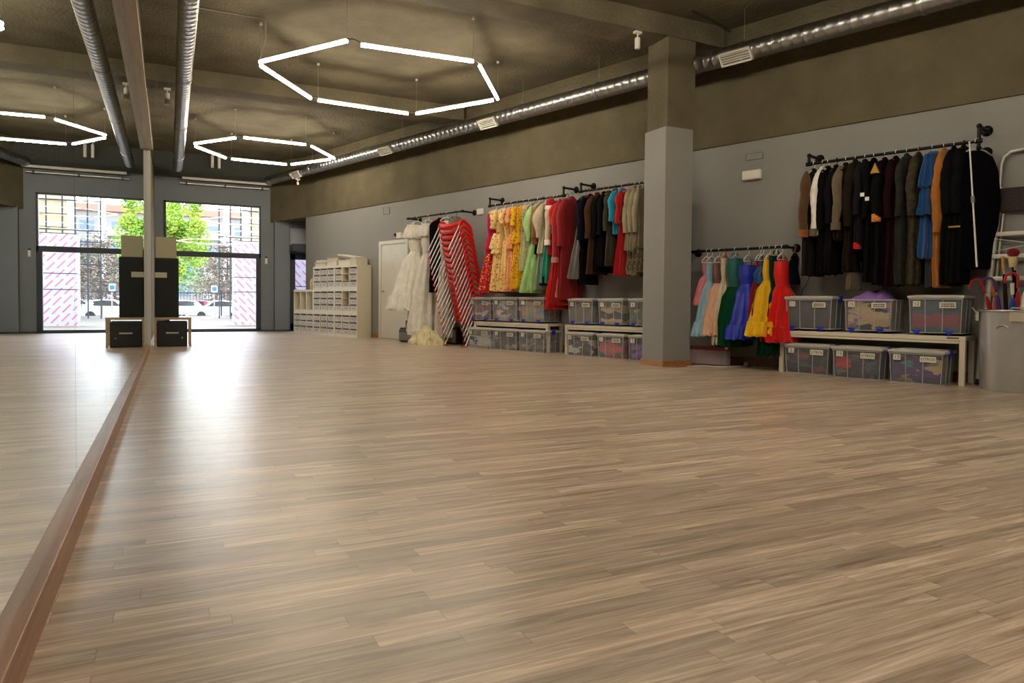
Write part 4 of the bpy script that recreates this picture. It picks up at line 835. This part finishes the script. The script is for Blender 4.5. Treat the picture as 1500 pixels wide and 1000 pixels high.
# ------------------------------------------------------------------ white drawer cabinets
def drawer_mesh(w, d, h):
    mb = MB(); t = .004
    mb.box(-w, w, -d, -d+t, 0, h); mb.box(-w, w, d-t, d, 0, h); mb.box(-w, -w+t, -d, d, 0, h); mb.box(w-t, w, -d, d, 0, h); mb.box(-w, w, -d, d, 0, t)
    mb.box(-w*.55, w*.55, -d-.004, -d, h*.25, h*.7, mi=1); mb.box(-w, w, -d-.012, -d, h-.012, h)
    me = mb.build('drawer', [M_DRAWER, M_DRLAB]); d_ = me.data; bpy.data.objects.remove(me); return d_
M_DRAWER = mat('drawer_plastic', (206, 200, 182), .4); M_DRLAB = mat('drawer_label', (176, 168, 166), .6)
CW, CH, CD = 1.0, .54, .36
DRW = drawer_mesh(.128, .15, .105)
def cabinet(s0, z0, label, missing=(), drawers=True):
    root = empty('drawer_cabinet', W(s0+CW/2, CD/2+.02, z0), THW, label, 'cabinet', 'white cabinets with small drawers'); t = .03; w = CW/2; d = CD/2
    mb = MB(); mb.box(-w, w, -d, d, 0, .055); mb.box(-w, w, -d, d, CH-.05, CH); mb.box(-w, w, d-.012, d, .055, CH-.05)
    for k in range(4): x = -w+(CW-t)*k/3; mb.box(x, x+t, -d, d-.012, .055, CH-.05)
    mb.build('cabinet_body', M_CREAM, root)
    cw = (CW-t)/3
    if drawers:
        for c in range(3):
            for r in range(3):
                if (c, r) in missing: continue
                o = bpy.data.objects.new('drawer', DRW); COL.objects.link(o); o.parent = root; o.location = (-w+t+cw*c+(cw-t)/2, -.025, .058+r*.145)
            sh = MB()
            for r in (1, 2): sh.box(-w+t+cw*c, -w+cw*(c+1), -d+.01, d-.02, .05+r*.145-.006, .05+r*.145)
            sh.build('runner', M_CREAM, root)
    return root
CS = 1.22
nm = ['left', 'middle', 'right']
for k in range(3): cabinet(CS+k*CW, 0, 'white cabinet of small drawers on the floor, %s unit of the bottom row' % nm[k])
cabinet(CS, CH, 'white cabinet with three empty open compartments in the second row', drawers=False)
cabinet(CS+CW, CH, 'white drawer cabinet, middle of the second row beside the empty one')
cabinet(CS+2*CW, CH, 'white drawer cabinet with a missing drawer, right end of second row', missing=((1, 1), (1, 2)))
cabinet(CS+CW, 2*CH, 'white drawer cabinet at the left of the top row')
cabinet(CS+2*CW, 2*CH, 'white drawer cabinet with an open gap, right of the top row', missing=((1, 1), (1, 2)))
def tray(s, o, z, w, d, h, rz, label, tilt=0):
    mb = MB(); t = .008; mb.box(-w, w, -d, d, 0, t); mb.box(-w, w, -d, -d+t, t, h); mb.box(-w, w, d-t, d, t, h); mb.box(-w, -w+t, -d, d, t, h); mb.box(w-t, w, -d, d, t, h); mb.box(-w-.012, w+.012, -d-.012, -d, h-.012, h); mb.box(-w-.012, w+.012, d, d+.012, h-.012, h)
    ob = mb.build('plastic_tray', M_CREAM, None, W(s, o, z), THW+rz); ob.rotation_euler.y = tilt; return tag(ob, label, 'tray', 'loose trays on the drawer cabinets')
ZC = 3*CH
tray(2.50, .2, ZC, .22, .15, .10, .1, 'white plastic tray at the left end on top of the cabinets')
tray(2.50, .2, ZC+.095, .20, .15, .06, -.1, 'shallow white tray stacked on the leftmost tray')
tray(3.05, .2, ZC, .22, .15, .12, 0, 'deep white tray, second from the left on the cabinets')
tray(3.05, .2, ZC+.115, .20, .14, .07, .15, 'shallow white tray lying on the second tray')
tray(3.62, .2, ZC, .26, .15, .12, 0, 'white tray below the tilted lid on the cabinets')
tray(4.0, .2, ZC, .11, .15, .14, .1, 'white tray at the right end on top of the cabinets')
o = MB().box(-.42, .34, -.15, .15, 0, .03, bev=.006).build('tray_lid', M_CREAM, None, W(3.72, .2, ZC+.185), THW); o.rotation_euler.y = math.radians(7); tag(o, 'long white lid lying tilted across the trays on the cabinets', 'lid')
bt = empty('spray_bottle', W(1.95, .2, 2*CH), 0, 'pale yellow bottle standing on the lower left cabinets', 'bottle'); MB().lathe([(.10, 0), (.11, .02), (.11, .2), (.08, .26), (.035, .29), (.035, .31)], 18).build('bottle_body', C_('bottle_cream', (214, 200, 150), .02, 0, .4), bt); MB().lathe([(.045, .31), (.045, .36), (.02, .37)], 14).build('cap', C_('cap_yellow', (226, 204, 90), .02, 0, .4), bt)
o = MB().lathe([(.035, 0), (.035, .2), (.015, .24), (.015, .28)], 14).build('dark_bottle', M_BLKPL, None, W(2.17, .2, 2*CH)); tag(o, 'thin black bottle between pale bottle and top cabinets', 'bottle')

# ------------------------------------------------------------------ things under the gowns
def stage_amp(s, o, w, h, d, label, ring_=True):
    root = empty('loudspeaker', W(s, o, 0), THW, label, 'loudspeaker')
    MB().box(-w, w, -d, d, .02, h, bev=.01).build('cabinet_box', M_BLKPL, root)
    MB().box(-w+.02, w-.02, -d-.008, -d, .04, h-.05).build('grille', mat('speaker_grille', (128, 124, 108), .8, 0, bump=.6, bscale=150), root)
    for sx in (-1, 1): MB().box(sx*(w-.05)-.02, sx*(w-.05)+.02, -d+.02, d-.02, 0, .02).build('foot', M_BLKPL, root)
    if ring_:
        MB().tube([(w*.35+.16*math.cos(a), -d-.012, h*.5+.13*math.sin(a)) for a in [PI*.9+PI*1.25*k/14 for k in range(15)]], .012, 8).build('trim_ring', M_BLKPL, root)
        MB().sphere((-w*.2, -d-.012, h*.52), .018, n=8).build('badge', M_METAL, root)
stage_amp(6.52, .34, .50, .25, .18, 'wide grey fronted loudspeaker on the floor beneath the white gowns')
stage_amp(7.18, .10, .24, .33, .08, 'grey loudspeaker on the floor behind the stacked chairs', False)
o = MB().box(-.45, .33, -.18, .15, 0, .035, bev=.006).box(-.33, .3, -.13, .13, .035, .18, bev=.01).build('equipment_case', mat('dark_case', (52, 50, 44), .7), None, W(6.45, .3, .252), THW); tag(o, 'dark flat case lying on the wide grey loudspeaker under the gowns', 'case')
# cream fabric heap
mb = MB(); rows = []
for i in range(25):
    t = i/24; row = []
    for j in range(120):
        a = 2*PI*j/120; fd = 1+.16*math.sin(9*a+6*t+2*math.sin(3*a))+.10*math.sin(17*a-9*t)+.25*mnoise.noise((math.cos(a)*2, math.sin(a)*2, t*3))
        rr_ = (1-t**1.6)*fd+.02; row.append((.38*math.cos(a)*rr_, .20*math.sin(a)*rr_, max(.0, .31*t**.8*(1+.45*mnoise.noise((math.cos(a)*2.3, math.sin(a)*2.3, 9+t*4)))+.025*math.sin(13*a+7*t)*t*(1-t)*4)))
    rows.append(row)
mb.rings(rows); o = mb.build('fabric_heap', C_('cream_heap', (234, 226, 184)), None, W(7.02, .58, 0), THW); tag(o, 'crumpled cream net fabric heaped on the floor before the chairs', 'fabric')
# small radiator under the small gowns
hs0, hs1 = s_at(1008, 530, .34), s_at(1064, 530, .34)
r_ = empty('wrapped_heater', W((hs0+hs1)/2, .29, 0), THW, 'low pinkish ribbed box standing on the floor under the small gowns', 'heater'); w = (hs1-hs0)/2
pkm = mat('pink_ribs', (196, 160, 172), .5, vary=.12, vscale=4)
MB().box(-w, w, -.03, .05, .01, .20, bev=.004).build('casing', pkm, r_)
rb_ = MB()
for k in range(26): x = -w+.015+k*(2*w*.82)/26; rb_.box(x, x+.007, -.038, -.03, .015, .195)
rb_.build('rib', mat('rib_white', (214, 200, 206), .5), r_); MB().box(-w, w, -.034, .052, .20, .245, bev=.004).build('top_strip', mat('brick_red_strip', (150, 62, 56), .5), r_)
for sx in (-1, 1): MB().box(sx*w-.03, sx*w+.012, -.042, -.03, .222, .25).build('corner_cap', M_WPLAST, r_)
MB().box(w*.66, w-.004, -.040, -.03, .02, .19).build('side_panel', mat('grey_panel', (168, 174, 182), .5), r_)
# cable with plug
pts = [onz(u, v, .012) for u, v in ((1006, 536.5), (1018, 536), (1030, 535.5), (1045, 537), (1062, 537), (1078, 536.5), (1088, 536), (1094, 534.5))]
ca = empty('extension_cable', pts[0], 0, 'white cable with a plug lying on the floor in front of the ribbed box', 'cable'); b0 = pts[0].copy()
MB().tube([p-b0 for p in pts], .007, 6).build('cord', M_WPLAST, ca); MB().box(-.035, .05, -.025, .025, 0.0, .05, bev=.01, mtx=Matrix.Translation(pts[-1]-b0-Vector((0, 0, .01)))).build('plug', M_WPLAST, ca)
pts = [onz(u, v, .008) for u, v in ((1100, 536.5), (1115, 537.5), (1130, 538.5), (1142, 539))]; b0 = pts[0].copy(); tag(MB().tube([p-b0 for p in pts], .006, 6).build('thin_cord', M_WPLAST, None, b0), 'thin white cord running from the plug to the bench leg', 'cord')
# thin black cord between coats and bins
a = W(s_at(1187, 402, .2), .2, wp(1187, 402, .2)[1]); b_ = W(s_at(1175, 425, .1), .1, wp(1175, 425, .1)[1]); o = MB().tube([Vector((0, 0, 0)), (b_-a)*.5+Vector((0, 0, -.03)), b_-a, b_-a+Vector((-.05, .06, -.5))], .004, 6).build('power_lead', M_BLKPL, None, a); tag(o, 'thin black cord hanging below the brown tailcoat', 'cord')
# black cable stub on the concrete beside the pillar
pa, pb = onz(1013, 16, 4.4), onz(1070, 47, 4.2); o = MB().tube([Vector((0, 0, 0)), (pb-pa)*.5+Vector((0, 0, .02)), pb-pa], .014, 6).build('cable_run', M_BLKPL, None, pa); tag(o, 'black cable running over the concrete right of the pillar top', 'cable')

# ------------------------------------------------------------------ bin with umbrellas, ladder
CS_, CO = s_at(1489, 500, .42), .42
cr = empty('metal_bin', W(CS_, CO, 0), THW, 'tall galvanised metal bin full of umbrellas at the right edge', 'bin'); RC = .315; HC = .765
MB().lathe([(RC*.90, 0), (RC*.92, .01), (RC*.955, HC*.5), (RC*.985, HC-.02), (RC*.985, HC), (RC*.955, HC), (RC*.93, HC*.5), (RC*.88, .02), (.001, .018)], 48, caps=True).build('bin_body', M_CAN, cr)
MB().tube([(RC*1.0*math.cos(2*PI*k/48), RC*1.0*math.sin(2*PI*k/48), HC) for k in range(49)], .013, 8, caps=False).build('rim', M_METAL, cr)
for ang in (math.radians(195), math.radians(-75)):
    Mx = Matrix.Rotation(ang, 4, 'Z'); h = MB(); h.box(RC-.005, RC+.02, -.085, .085, HC-.10, HC-.01, bev=.006, mtx=Mx); ho = h.build('handle_plate', mat('pale_plate', (196, 190, 172), .5, .3), cr)
    MB().tube([Mx @ Vector(p) for p in ((RC+.015, -.085, HC-.02), (RC+.05, -.07, HC+.03), (RC+.05, .07, HC+.03), (RC+.015, .085, HC-.02))], .006, 6).build('bail', M_METAL, ho)
MB().tube([Matrix.Rotation(math.radians(-100), 4, 'Z') @ Vector((RC+.002, .05*math.cos(a), HC-.17+.035*math.sin(a))) for a in [PI*k/10 for k in range(11)]], .006, 6).build('embossed_arc', M_CAN, cr)
def umbrella(px, py, top, lean, m, hm, label, crook=True, r=.03):
    root = empty('umbrella', W(CS_, CO, .04), THW, label, 'umbrella', 'umbrellas in the metal bin'); L = top+.02; x0, y0 = px*.5, py*.5; x1, y1 = px, py
    def P(t): return (x0+(x1-x0)*t+lean[0]*t*t, y0+(y1-y0)*t+lean[1]*t*t, L*t)
    MB().tube([P(0), P(.1), P(.5), P(.80), P(.86)], [.006, r*.7, r, r*.7, .012], 10).build('folded_canopy', m, root); MB().tube([P(.86), P(.89)], .006, 6).build('shaft', M_METAL, root)
    e = Vector(P(.89)); d = Vector(P(1))-e
    if crook:
        pts = [e, e+d*.5]; dirx = Vector((-1 if lean[0] <= 0 else 1, -.3, 0)).normalized(); c = e+d*.75+dirx*.05
        for k in range(8): a = PI*k/7; pts.append(c-dirx*.05*math.cos(a)+Vector((0, 0, .055*math.sin(a))))
        pts.append(pts[-1]+Vector((0, 0, -.04))); MB().tube(pts, .012, 8).build('handle', hm, root)
    else: MB().tube([e, e+d], [.014, .018], 8).build('handle', hm, root)
umbrella(-.17, -.08, .98, (-.10, -.05), C_('umb_red', (150, 20, 24)), C_('umb_red', (150, 20, 24)), 'umbrella with red crook handle leaning over the left side')
umbrella(-.14, .02, 1.0, (-.06, 0), C_('umb_purple', (84, 40, 120)), C_('umb_purple', (84, 40, 120)), 'purple folded umbrella at the left of the bin')
umbrella(-.18, .06, .95, (-.04, 0), C_('umb_orange', (206, 104, 30)), C_('umb_orange', (206, 104, 30)), 'orange folded umbrella beside the purple one', False)
umbrella(-.12, .10, 1.24, (-.04, .04), C_('umb_dark', (40, 36, 36)), C_('stick_tan', (196, 150, 84)), 'umbrella with long pale wooden handle', False, .022)
umbrella(-.02, .05, 1.28, (-.03, 0), blk, C_('stick_cream', (206, 190, 150)), 'black umbrella with cream straight handle', False, .024)
umbrella(.02, -.08, 1.04, (.0, -.03), C_('umb_red2', (176, 30, 30)), C_('umb_red2', (176, 30, 30)), 'bright red umbrella with rounded crook in the middle')
umbrella(.0, -.14, .97, (-.02, 0), C_('umb_blue', (40, 70, 140)), M_WPLAST, 'blue folded umbrella at the front rim', False, .045)
umbrella(.1, .02, 1.15, (.0, 0), blk2, M_BLKPL, 'plain black umbrella with straight black handle', False)
umbrella(.12, -.1, 1.0, (.03, 0), C_('umb_wine', (96, 20, 36)), M_BLKPL, 'wine red umbrella with dark crook handle at the right')
tp = W(CS_, CO, 0); rz = empty('fabric_rose', W(CS_-.055, CO-.05, 1.27), THW, 'dark red fabric rose with pale stem wrap sticking out of the bin', 'artificial flower')
MB().sphere((0, 0, .06), .055, n=12, sc=(1, 1, .8)).build('petals', C_('rose_red', (120, 14, 18), .3), rz); MB().lathe([(.03, -.08), (.045, .02)], 12).build('stem_wrap', C_('stem_cream', (200, 184, 130)), rz); MB().tube([(0, 0, -.08), (.03, .02, -.6)], .012, 8).build('stem', C_('stem_dark', (60, 44, 34)), rz)
mb = MB(); rows = [[(.15*math.cos(2*PI*j/20)*(1-t**2*.8)*(1+.2*mnoise.noise((j*.7, t*3, 4))), .12*math.sin(2*PI*j/20)*(1-t**2*.8), .36*t) for j in range(20)] for t in [k/8 for k in range(9)]]; mb.rings(rows)
o = mb.build('white_cloth', wht, None, W(CS_+.15, CO+.02, .72), THW); tag(o, 'crumpled white cloth poking out of the metal bin at the right edge', 'cloth')
# aluminium stepladder against the wall
ML = mat('aluminium', (214, 212, 204), .34, .45)
ls0 = s_at(1434, 550, .12); ls1 = s_at(1464, 280, .05); lad = empty('stepladder', W(ls0+.42, .1, 0), THW, 'aluminium stepladder leaning on the wall behind the metal bin', 'ladder'); x0 = -.42; x1 = ls1-ls0-.42; HL = 2.02
def LP(side, z, dy=0): t = z/HL; return Vector((side*-(x0+(x1-x0)*t), -.04+.09*t+dy, z))
for sd in (1, -1):
    MB().tube([LP(sd, .02), LP(sd, HL)], .022, 8, flat=(1, 1.5)).build('stile', ML, lad)
    MB().tube([LP(sd, .02, .035)+Vector((-sd*.05, 0, 0)), LP(sd, 1.75, .03)+Vector((-sd*.05, 0, 0))], .013, 8).build('rear_leg', ML, lad)
    MB().tube([LP(sd, 0), LP(sd, .06)], .03, 8).build('foot_cap', M_BLKPL, lad)
zs_ = [wp(1482, v, .1)[1] for v in (342, 375, 408)]
for z in [.28, .62]+[zs_[2], zs_[1], zs_[0]]:
    a, b_ = LP(-1, z), LP(1, z); MB().box(min(a.x, b_.x), max(a.x, b_.x), a.y-.05, a.y+.012, z-.022, z+.022, bev=.008).build('step', ML, lad)
a, b_ = LP(-1, 1.82), LP(1, 1.82); MB().box(min(a.x, b_.x)+.02, max(a.x, b_.x)-.02, a.y-.02, a.y+.015, wp(1482, 309, .1)[1], wp(1482, 274, .1)[1], bev=.006).build('platform', mat('ladder_tray', (42, 30, 32), .7, bump=.5, bscale=60), lad)
MB().tube([LP(-1, zs_[1]+.05, -.01), LP(1, zs_[0]-.04, -.01)], .005, 6).build('cross_brace', ML, lad); MB().tube([LP(1, zs_[1]+.05, -.01), LP(-1, zs_[0]-.04, -.01)], .005, 6).build('cross_brace', ML, lad)
tl_ = LP(-1, HL); tr = LP(1, HL); xa, xb = min(tl_.x, tr.x), max(tl_.x, tr.x); yy = tl_.y
MB().tube([(xa, yy, HL-.04), (xa+.01, yy, HL+.22), (xa+.03, yy, HL+.30), (xa+.09, yy, HL+.35), (0, yy, HL+.37), (xb-.09, yy, HL+.35), (xb-.03, yy, HL+.30), (xb-.01, yy, HL+.22), (xb, yy, HL-.04)], .016, 10).build('hand_rail', ML, lad)

# ------------------------------------------------------------------ stand and sound equipment at the mirror's end
Y1 = 13.45; tb = empty('equipment_table', (.36, Y1+.3, 0), 0, 'low pale table at the mirror end carrying black equipment', 'table'); wt = wood('pale_wood', (176, 154, 120), (206, 184, 148), 0)
MB().box(-.29, .29, -.3, .3, .46, .50, bev=.004).build('table_top', wt, tb)
for sx in (-1, 1):
    for sy in (-1, 1): MB().box(sx*.27-.018, sx*.27+.018, sy*.28-.018, sy*.28+.018, 0, .46).build('leg', wt, tb)
fc = empty('flight_case', (.35, Y1+.24, 0), 0, 'black equipment case standing under the pale table', 'case'); MB().box(-.235, .235, -.26, .26, .0, .43, bev=.012).build('case_body', M_BLKPL, fc); MB().sphere((.15, -.265, .15), .016, n=8).build('latch', M_METAL, fc); MB().box(-.1, .1, -.275, -.26, .22, .25, bev=.005).build('handle', M_METAL, fc)
sp = empty('loudspeaker', (.27, Y1+.3, .50), 0, 'tall black loudspeaker cabinet standing on the pale table by the mirror', 'loudspeaker'); MB().box(-.185, .185, -.2, .2, 0, 1.02, bev=.012).build('cabinet_box', M_BLKPL, sp); MB().box(-.165, .165, -.21, -.2, .03, .99, bev=.004).build('grille', mat('dark_grille', (38, 42, 44), .7, .2, bump=.5, bscale=150), sp)
MB().box(-.19, .0, -.225, -.212, .68, .77, bev=.003).build('name_plate', mat('beige_plate', (206, 200, 172), .6), sp)
o = MB().box(.10, .42, Y1+.12, Y1+.34, 1.52, 1.88, bev=.004).build('beige_box', mat('beige_board', (186, 180, 152), .7), None); tag(o, 'plain beige box on top of the tall black loudspeaker', 'box')

# ================================================================== OUTSIDE
struct('pavement', MB().box(-30, 40, D+.15, 42, -.3, -.06), mat('paving', (78, 70, 62), .9, vary=.15, vscale=2))
struct('street_ground', MB().box(-120, 220, 42, 260, -.95, -.72), mat('asphalt', (120, 116, 112), .9, vary=.1, vscale=1))
struct('kerb_wall', MB().box(-30, 60, 41.8, 42.1, -.95, -.25), mat('kerb_stone', (96, 84, 72), .9, vary=.2))
bp = ony(343, 476, 26.); bpk = empty('insulation_boards', (bp.x, 26., -.06), 0, 'tall pack of white boards with pink diagonal print outside the window', 'board pack'); MB().box(0, 1.3, 0, .8, 0.02, 2.92, bev=.01).build('board_pack', board_material(), bpk)
for z in (1.15, 1.65, 2.9): MB().box(-.01, 1.31, -.008, .81, z, z+.02).build('strap', M_BLKPL, bpk)
MB().box(-.02, 1.32, -.02, .82, 0, .03).build('pallet', wt, bpk)
bpk2 = empty('insulation_boards', (ony(426, 440, 22.2).x, 22.2, -.06), 0, 'pack of white boards seen through the dark entrance door', 'board pack'); MB().box(0, 1.5, 0, .6, .02, 2.3, bev=.01).build('board_pack', MATS.get('printed_board_wrap') or bpk.children[0].data.materials[0], bpk2); MB().box(-.01, 1.51, -.008, .61, 1.3, 1.32).build('strap', M_BLKPL, bpk2)
# fence
fe = empty('bar_fence', (-6, 44, -.72), 0, 'dark fence of upright bars in front of the parked cars', 'fence'); f = MB()
for k in range(63): x = k*.16; f.box(x-.012, x+.012, -.012, .012, .1, 2.0)
f.box(0, 10, -.02, .02, 1.9, 1.95); f.box(0, 10, -.02, .02, .15, .2); f.build('bar_panel', M_FRAME, fe)
for k in range(4): MB().box(k*3-.04, k*3+.04, -.04, .04, 0, 2.1).build('post', M_FRAME, fe)
# cars
def car(p, rz, colr, label, sc=1.):
    root = empty('parked_car', p, rz, label, 'car', 'cars parked beyond the fence'); bm_ = mat('carpaint_'+str(colr), colr, .3, 0, .6)
    prof = [(-1.95, .3), (-1.98, .55), (-1.9, .85), (-1.75, .98), (-1.35, 1.42), (-.5, 1.52), (.35, 1.48), (.95, 1.02), (1.7, .88), (1.95, .68), (1.98, .32)]
    def sec(y, k): return [(x, y, z if z < .9 else z) for x, z in prof]
    mb = MB(); rings = []
    for y, kx in ((-.82, .97), (-.80, 1), (-.4, 1.01), (0, 1.015), (.4, 1.01), (.80, 1), (.82, .97)):
        rings.append([(x*kx, y*(1 if z < 1.0 else .86), .3+(z-.3)*(kx if z > .8 else 1)) for x, z in prof])
    mb.rings(rings, smooth=False); mb.build('car_body', bm_, root)
    gl = mat('car_glass', (40, 50, 60), .1)
    for sy in (-1, 1): 
        MB().prism([(-1.28, 1.02), (-1.05, 1.38), (-.48, 1.45), (.28, 1.42), (.72, 1.04)], 1, sy*.725-.03, sy*.725+.03).build('side_window', gl, root)
        for x in (-1.25, 1.2):
            MB().lathe([(.31, -.1), (.32, -.08), (.32, .08), (.31, .1)], 20, mtx=Matrix.Translation((x, sy*.74, .32)) @ Matrix.Rotation(PI/2, 4, 'X')).build('wheel', M_BLKPL, root)
    MB().box(-2.0, -1.9, -.7, -.5, .7, .85).build('tail_light', red, root); MB().box(-2.0, -1.9, .5, .7, .7, .85).build('tail_light', red, root)
    return root
a = ony(318, 464, 62.); car((a.x, 62, -.72), PI, (238, 238, 236), 'white hatchback parked near the board pack')
a = ony(285, 452, 74.); car((a.x, 74, -.72), PI*.9, (196, 60, 70), 'red car parked behind the white hatchback')
a = ony(262, 455, 66.); car((a.x, 66, -.72), PI*1.05, (210, 214, 220), 'silver car parked near the loudspeaker edge')
a = ony(345, 448, 80.); car((a.x+1, 80, -.72), PI, (180, 186, 196), 'grey car at the back right beyond the boards')
# trees
def tree(p, h, rad, col1, col2, label, n=2600, trunk=.18, seed=1, low=.25):
    rnd = random.Random(seed); root = empty('street_tree', p, 0, label, 'tree'); lm = mat('leaf_'+label[:12], col1, .7, col2=col2, vscale=.8)
    MB().tube([(0, 0, 0), (.1, .05, h*.3), (0, 0, h*.6), (.05, 0, h*.85)], [trunk, trunk*.8, trunk*.5, trunk*.2], 10).build('trunk', mat('bark', (84, 68, 54), .9, vary=.2), root)
    cl = [(Vector((rnd.gauss(0, rad*.42), rnd.gauss(0, rad*.42), h*(low+.1)+rnd.random()*h*(.85-low))), rad*rnd.uniform(.3, .5)) for _ in range(26)]
    mb = MB()
    for i in range(n):
        c, r = cl[i % len(cl)]; d = Vector((rnd.gauss(0, 1), rnd.gauss(0, 1), rnd.gauss(0, 1))).normalized(); q = c+d*r*rnd.random()**.4
        a = Vector((rnd.gauss(0, 1), rnd.gauss(0, 1), rnd.gauss(0, .6))).normalized(); b = a.cross(Vector((rnd.gauss(0, 1), rnd.gauss(0, 1), rnd.gauss(0, 1)))).normalized(); L = rnd.uniform(.07, .15)*max(1, rad/2.4)
        mb.add([q-a*L, q+b*L*.5, q+a*L, q-b*L*.5], [(0, 1, 2, 3)])
    f = mb.build('foliage', lm, root); return root
a = ony(262, 440, 50.); tree((a.x-.4, 50, -.72), 8.2, 1.75, (176, 200, 78), (104, 150, 50), 'bright green leafy tree right outside the window', 15000, .14, 3, .25)
a = ony(333, 440, 70.); tree((a.x, 70, -.72), 6.6, 3.0, (134, 112, 100), (84, 78, 62), 'dull reddish tree behind the white car', 4500, .2, 5)
a = ony(316, 440, 106.); tree((a.x, 106, -.72), 9.6, 3.2, (70, 104, 66), (40, 66, 46), 'dark green tree against the far apartment block', 3500, .2, 8)
a = ony(357, 440, 112.); tree((a.x, 112, -.72), 9.0, 3.4, (74, 100, 70), (46, 70, 50), 'dark green tree behind the scaffolding', 3000, .2, 9)
a = ony(235, 440, 98.); tree((a.x, 98, -.72), 9.5, 4.2, (120, 160, 80), (70, 110, 54), 'green tree farther off behind the loudspeaker', 3000, .2, 12)
# far apartment block
a = ony(300, 440, 125.); bd_ = empty('apartment_block', (a.x-22, 125, -.72), 0, 'far apartment block with red roof and white balconies', 'building'); MB().box(0, 60, 0, 14, 0, 15.0).build('facade', mat('block_wall', (158, 150, 142), .9, vary=.08), bd_)
MB().prism([(-.6, 15), (14.6, 15), (13, 16.2), (1, 16.2)], 0, -1, 61).build('roof', mat('roof_tile', (170, 78, 56), .8, vary=.15), bd_)
wm_ = mat('far_window', (110, 124, 136), .3); bw_ = mat('balcony_white', (236, 234, 230), .7)
for fl_ in range(4):
    z = 2.2+fl_*3.2
    for k in range(7):
        x = 14+k*4.2; MB().box(x, x+1.8, -.06, .02, z, z+1.7).build('window', wm_, bd_)
        if k % 2 == 0: MB().box(x-.6, x+2.4, -1.1, 0, z-.5, z+.55).build('balcony', bw_, bd_)
# white chimney-like column and blue sign
a = ony(331.3, 440, 88.); o = MB().lathe([(.34, 0), (.34, 11.6), (.3, 11.8)], 18).build('white_mast', bw_, None, (a.x, 88, -.72)); tag(o, 'slim white mast standing before the far apartment block', 'mast')
a = ony(314, 440, 56.); sg = empty('parking_sign', (a.x, 56, -.72), 0, 'small blue and white sign on a post beyond the fence', 'sign'); MB().tube([(0, 0, 0), (0, 0, 2.6)], .04, 8).build('post', M_METAL, sg); MB().box(-.2, .2, -.05, -.02, 2.1, 2.6, bev=.02).build('sign_plate', mat('sign_white', (230, 234, 240), .5), sg); MB().box(-.15, .15, -.06, -.05, 2.2, 2.5).build('sign_panel', mat('sign_blue', (40, 120, 200), .5), sg)
# scaffolded house at the right
a = ony(364, 440, 39.); hs = empty('brick_house', (a.x, 39, -.3), 0, 'beige house wall with pale bands at the right of the window', 'building'); MB().box(0, 9, 0, 3.5, 0, 12).build('house_wall', mat('beige_brick', (196, 172, 136), .9, vary=.1, vscale=3), hs)
for k in range(9): MB().box(-.08, 9.05, -.12, 0, 2.0+k*.62, 2.07+k*.62).build('ledge', mat('pale_band', (236, 222, 186), .8), hs)
sf = empty('scaffolding', (a.x-1.0, 36.5, -.06), 0, 'dark scaffolding of thin poles before the beige house', 'scaffolding')
for x in (-.55, -.05, .42, .9, 1.5): MB().tube([(x, 0, 0), (x, 0, 10)], .035, 6).build('pole', M_FRAME, sf)
for z in (2.4, 3.4, 3.9, 5.2, 7.2): MB().tube([(-.6, 0, z), (2.4, 0, z)], .03, 6).build('crossbar', M_FRAME, sf)

# ================================================================== LIGHT
w = bpy.data.worlds.new('daylight'); SC.world = w; w.use_nodes = True; nt = w.node_tree; nt.nodes.clear()
out = nt.nodes.new('ShaderNodeOutputWorld'); bg = nt.nodes.new('ShaderNodeBackground'); sky = nt.nodes.new('ShaderNodeTexSky')
sky.sky_type = 'NISHITA'; sky.sun_elevation = math.radians(52); sky.sun_rotation = math.radians(28); sky.sun_intensity = .25; sky.sun_disc = False; sky.air_density = 1.0; sky.dust_density = 2.5
hsv = nt.nodes.new('ShaderNodeHueSaturation'); hsv.inputs['Saturation'].default_value = .55; nt.links.new(sky.outputs[0], hsv.inputs['Color']); nt.links.new(hsv.outputs[0], bg.inputs[0]); bg.inputs[1].default_value = 1.25; nt.links.new(bg.outputs[0], out.inputs[0])

SC.view_settings.view_transform = 'Standard'; SC.view_settings.look = 'None'; SC.view_settings.gamma = 1; SC.view_settings.use_curve_mapping = False
SC.view_settings.exposure = 0.85
cy = SC.cycles; cy.max_bounces = 8; cy.diffuse_bounces = 4; cy.glossy_bounces = 5; cy.transparent_max_bounces = 16; cy.transmission_bounces = 4; cy.caustics_reflective = False; cy.caustics_refractive = False; cy.use_denoising = True
try: cy.sample_clamp_indirect = 6.0
except Exception: pass
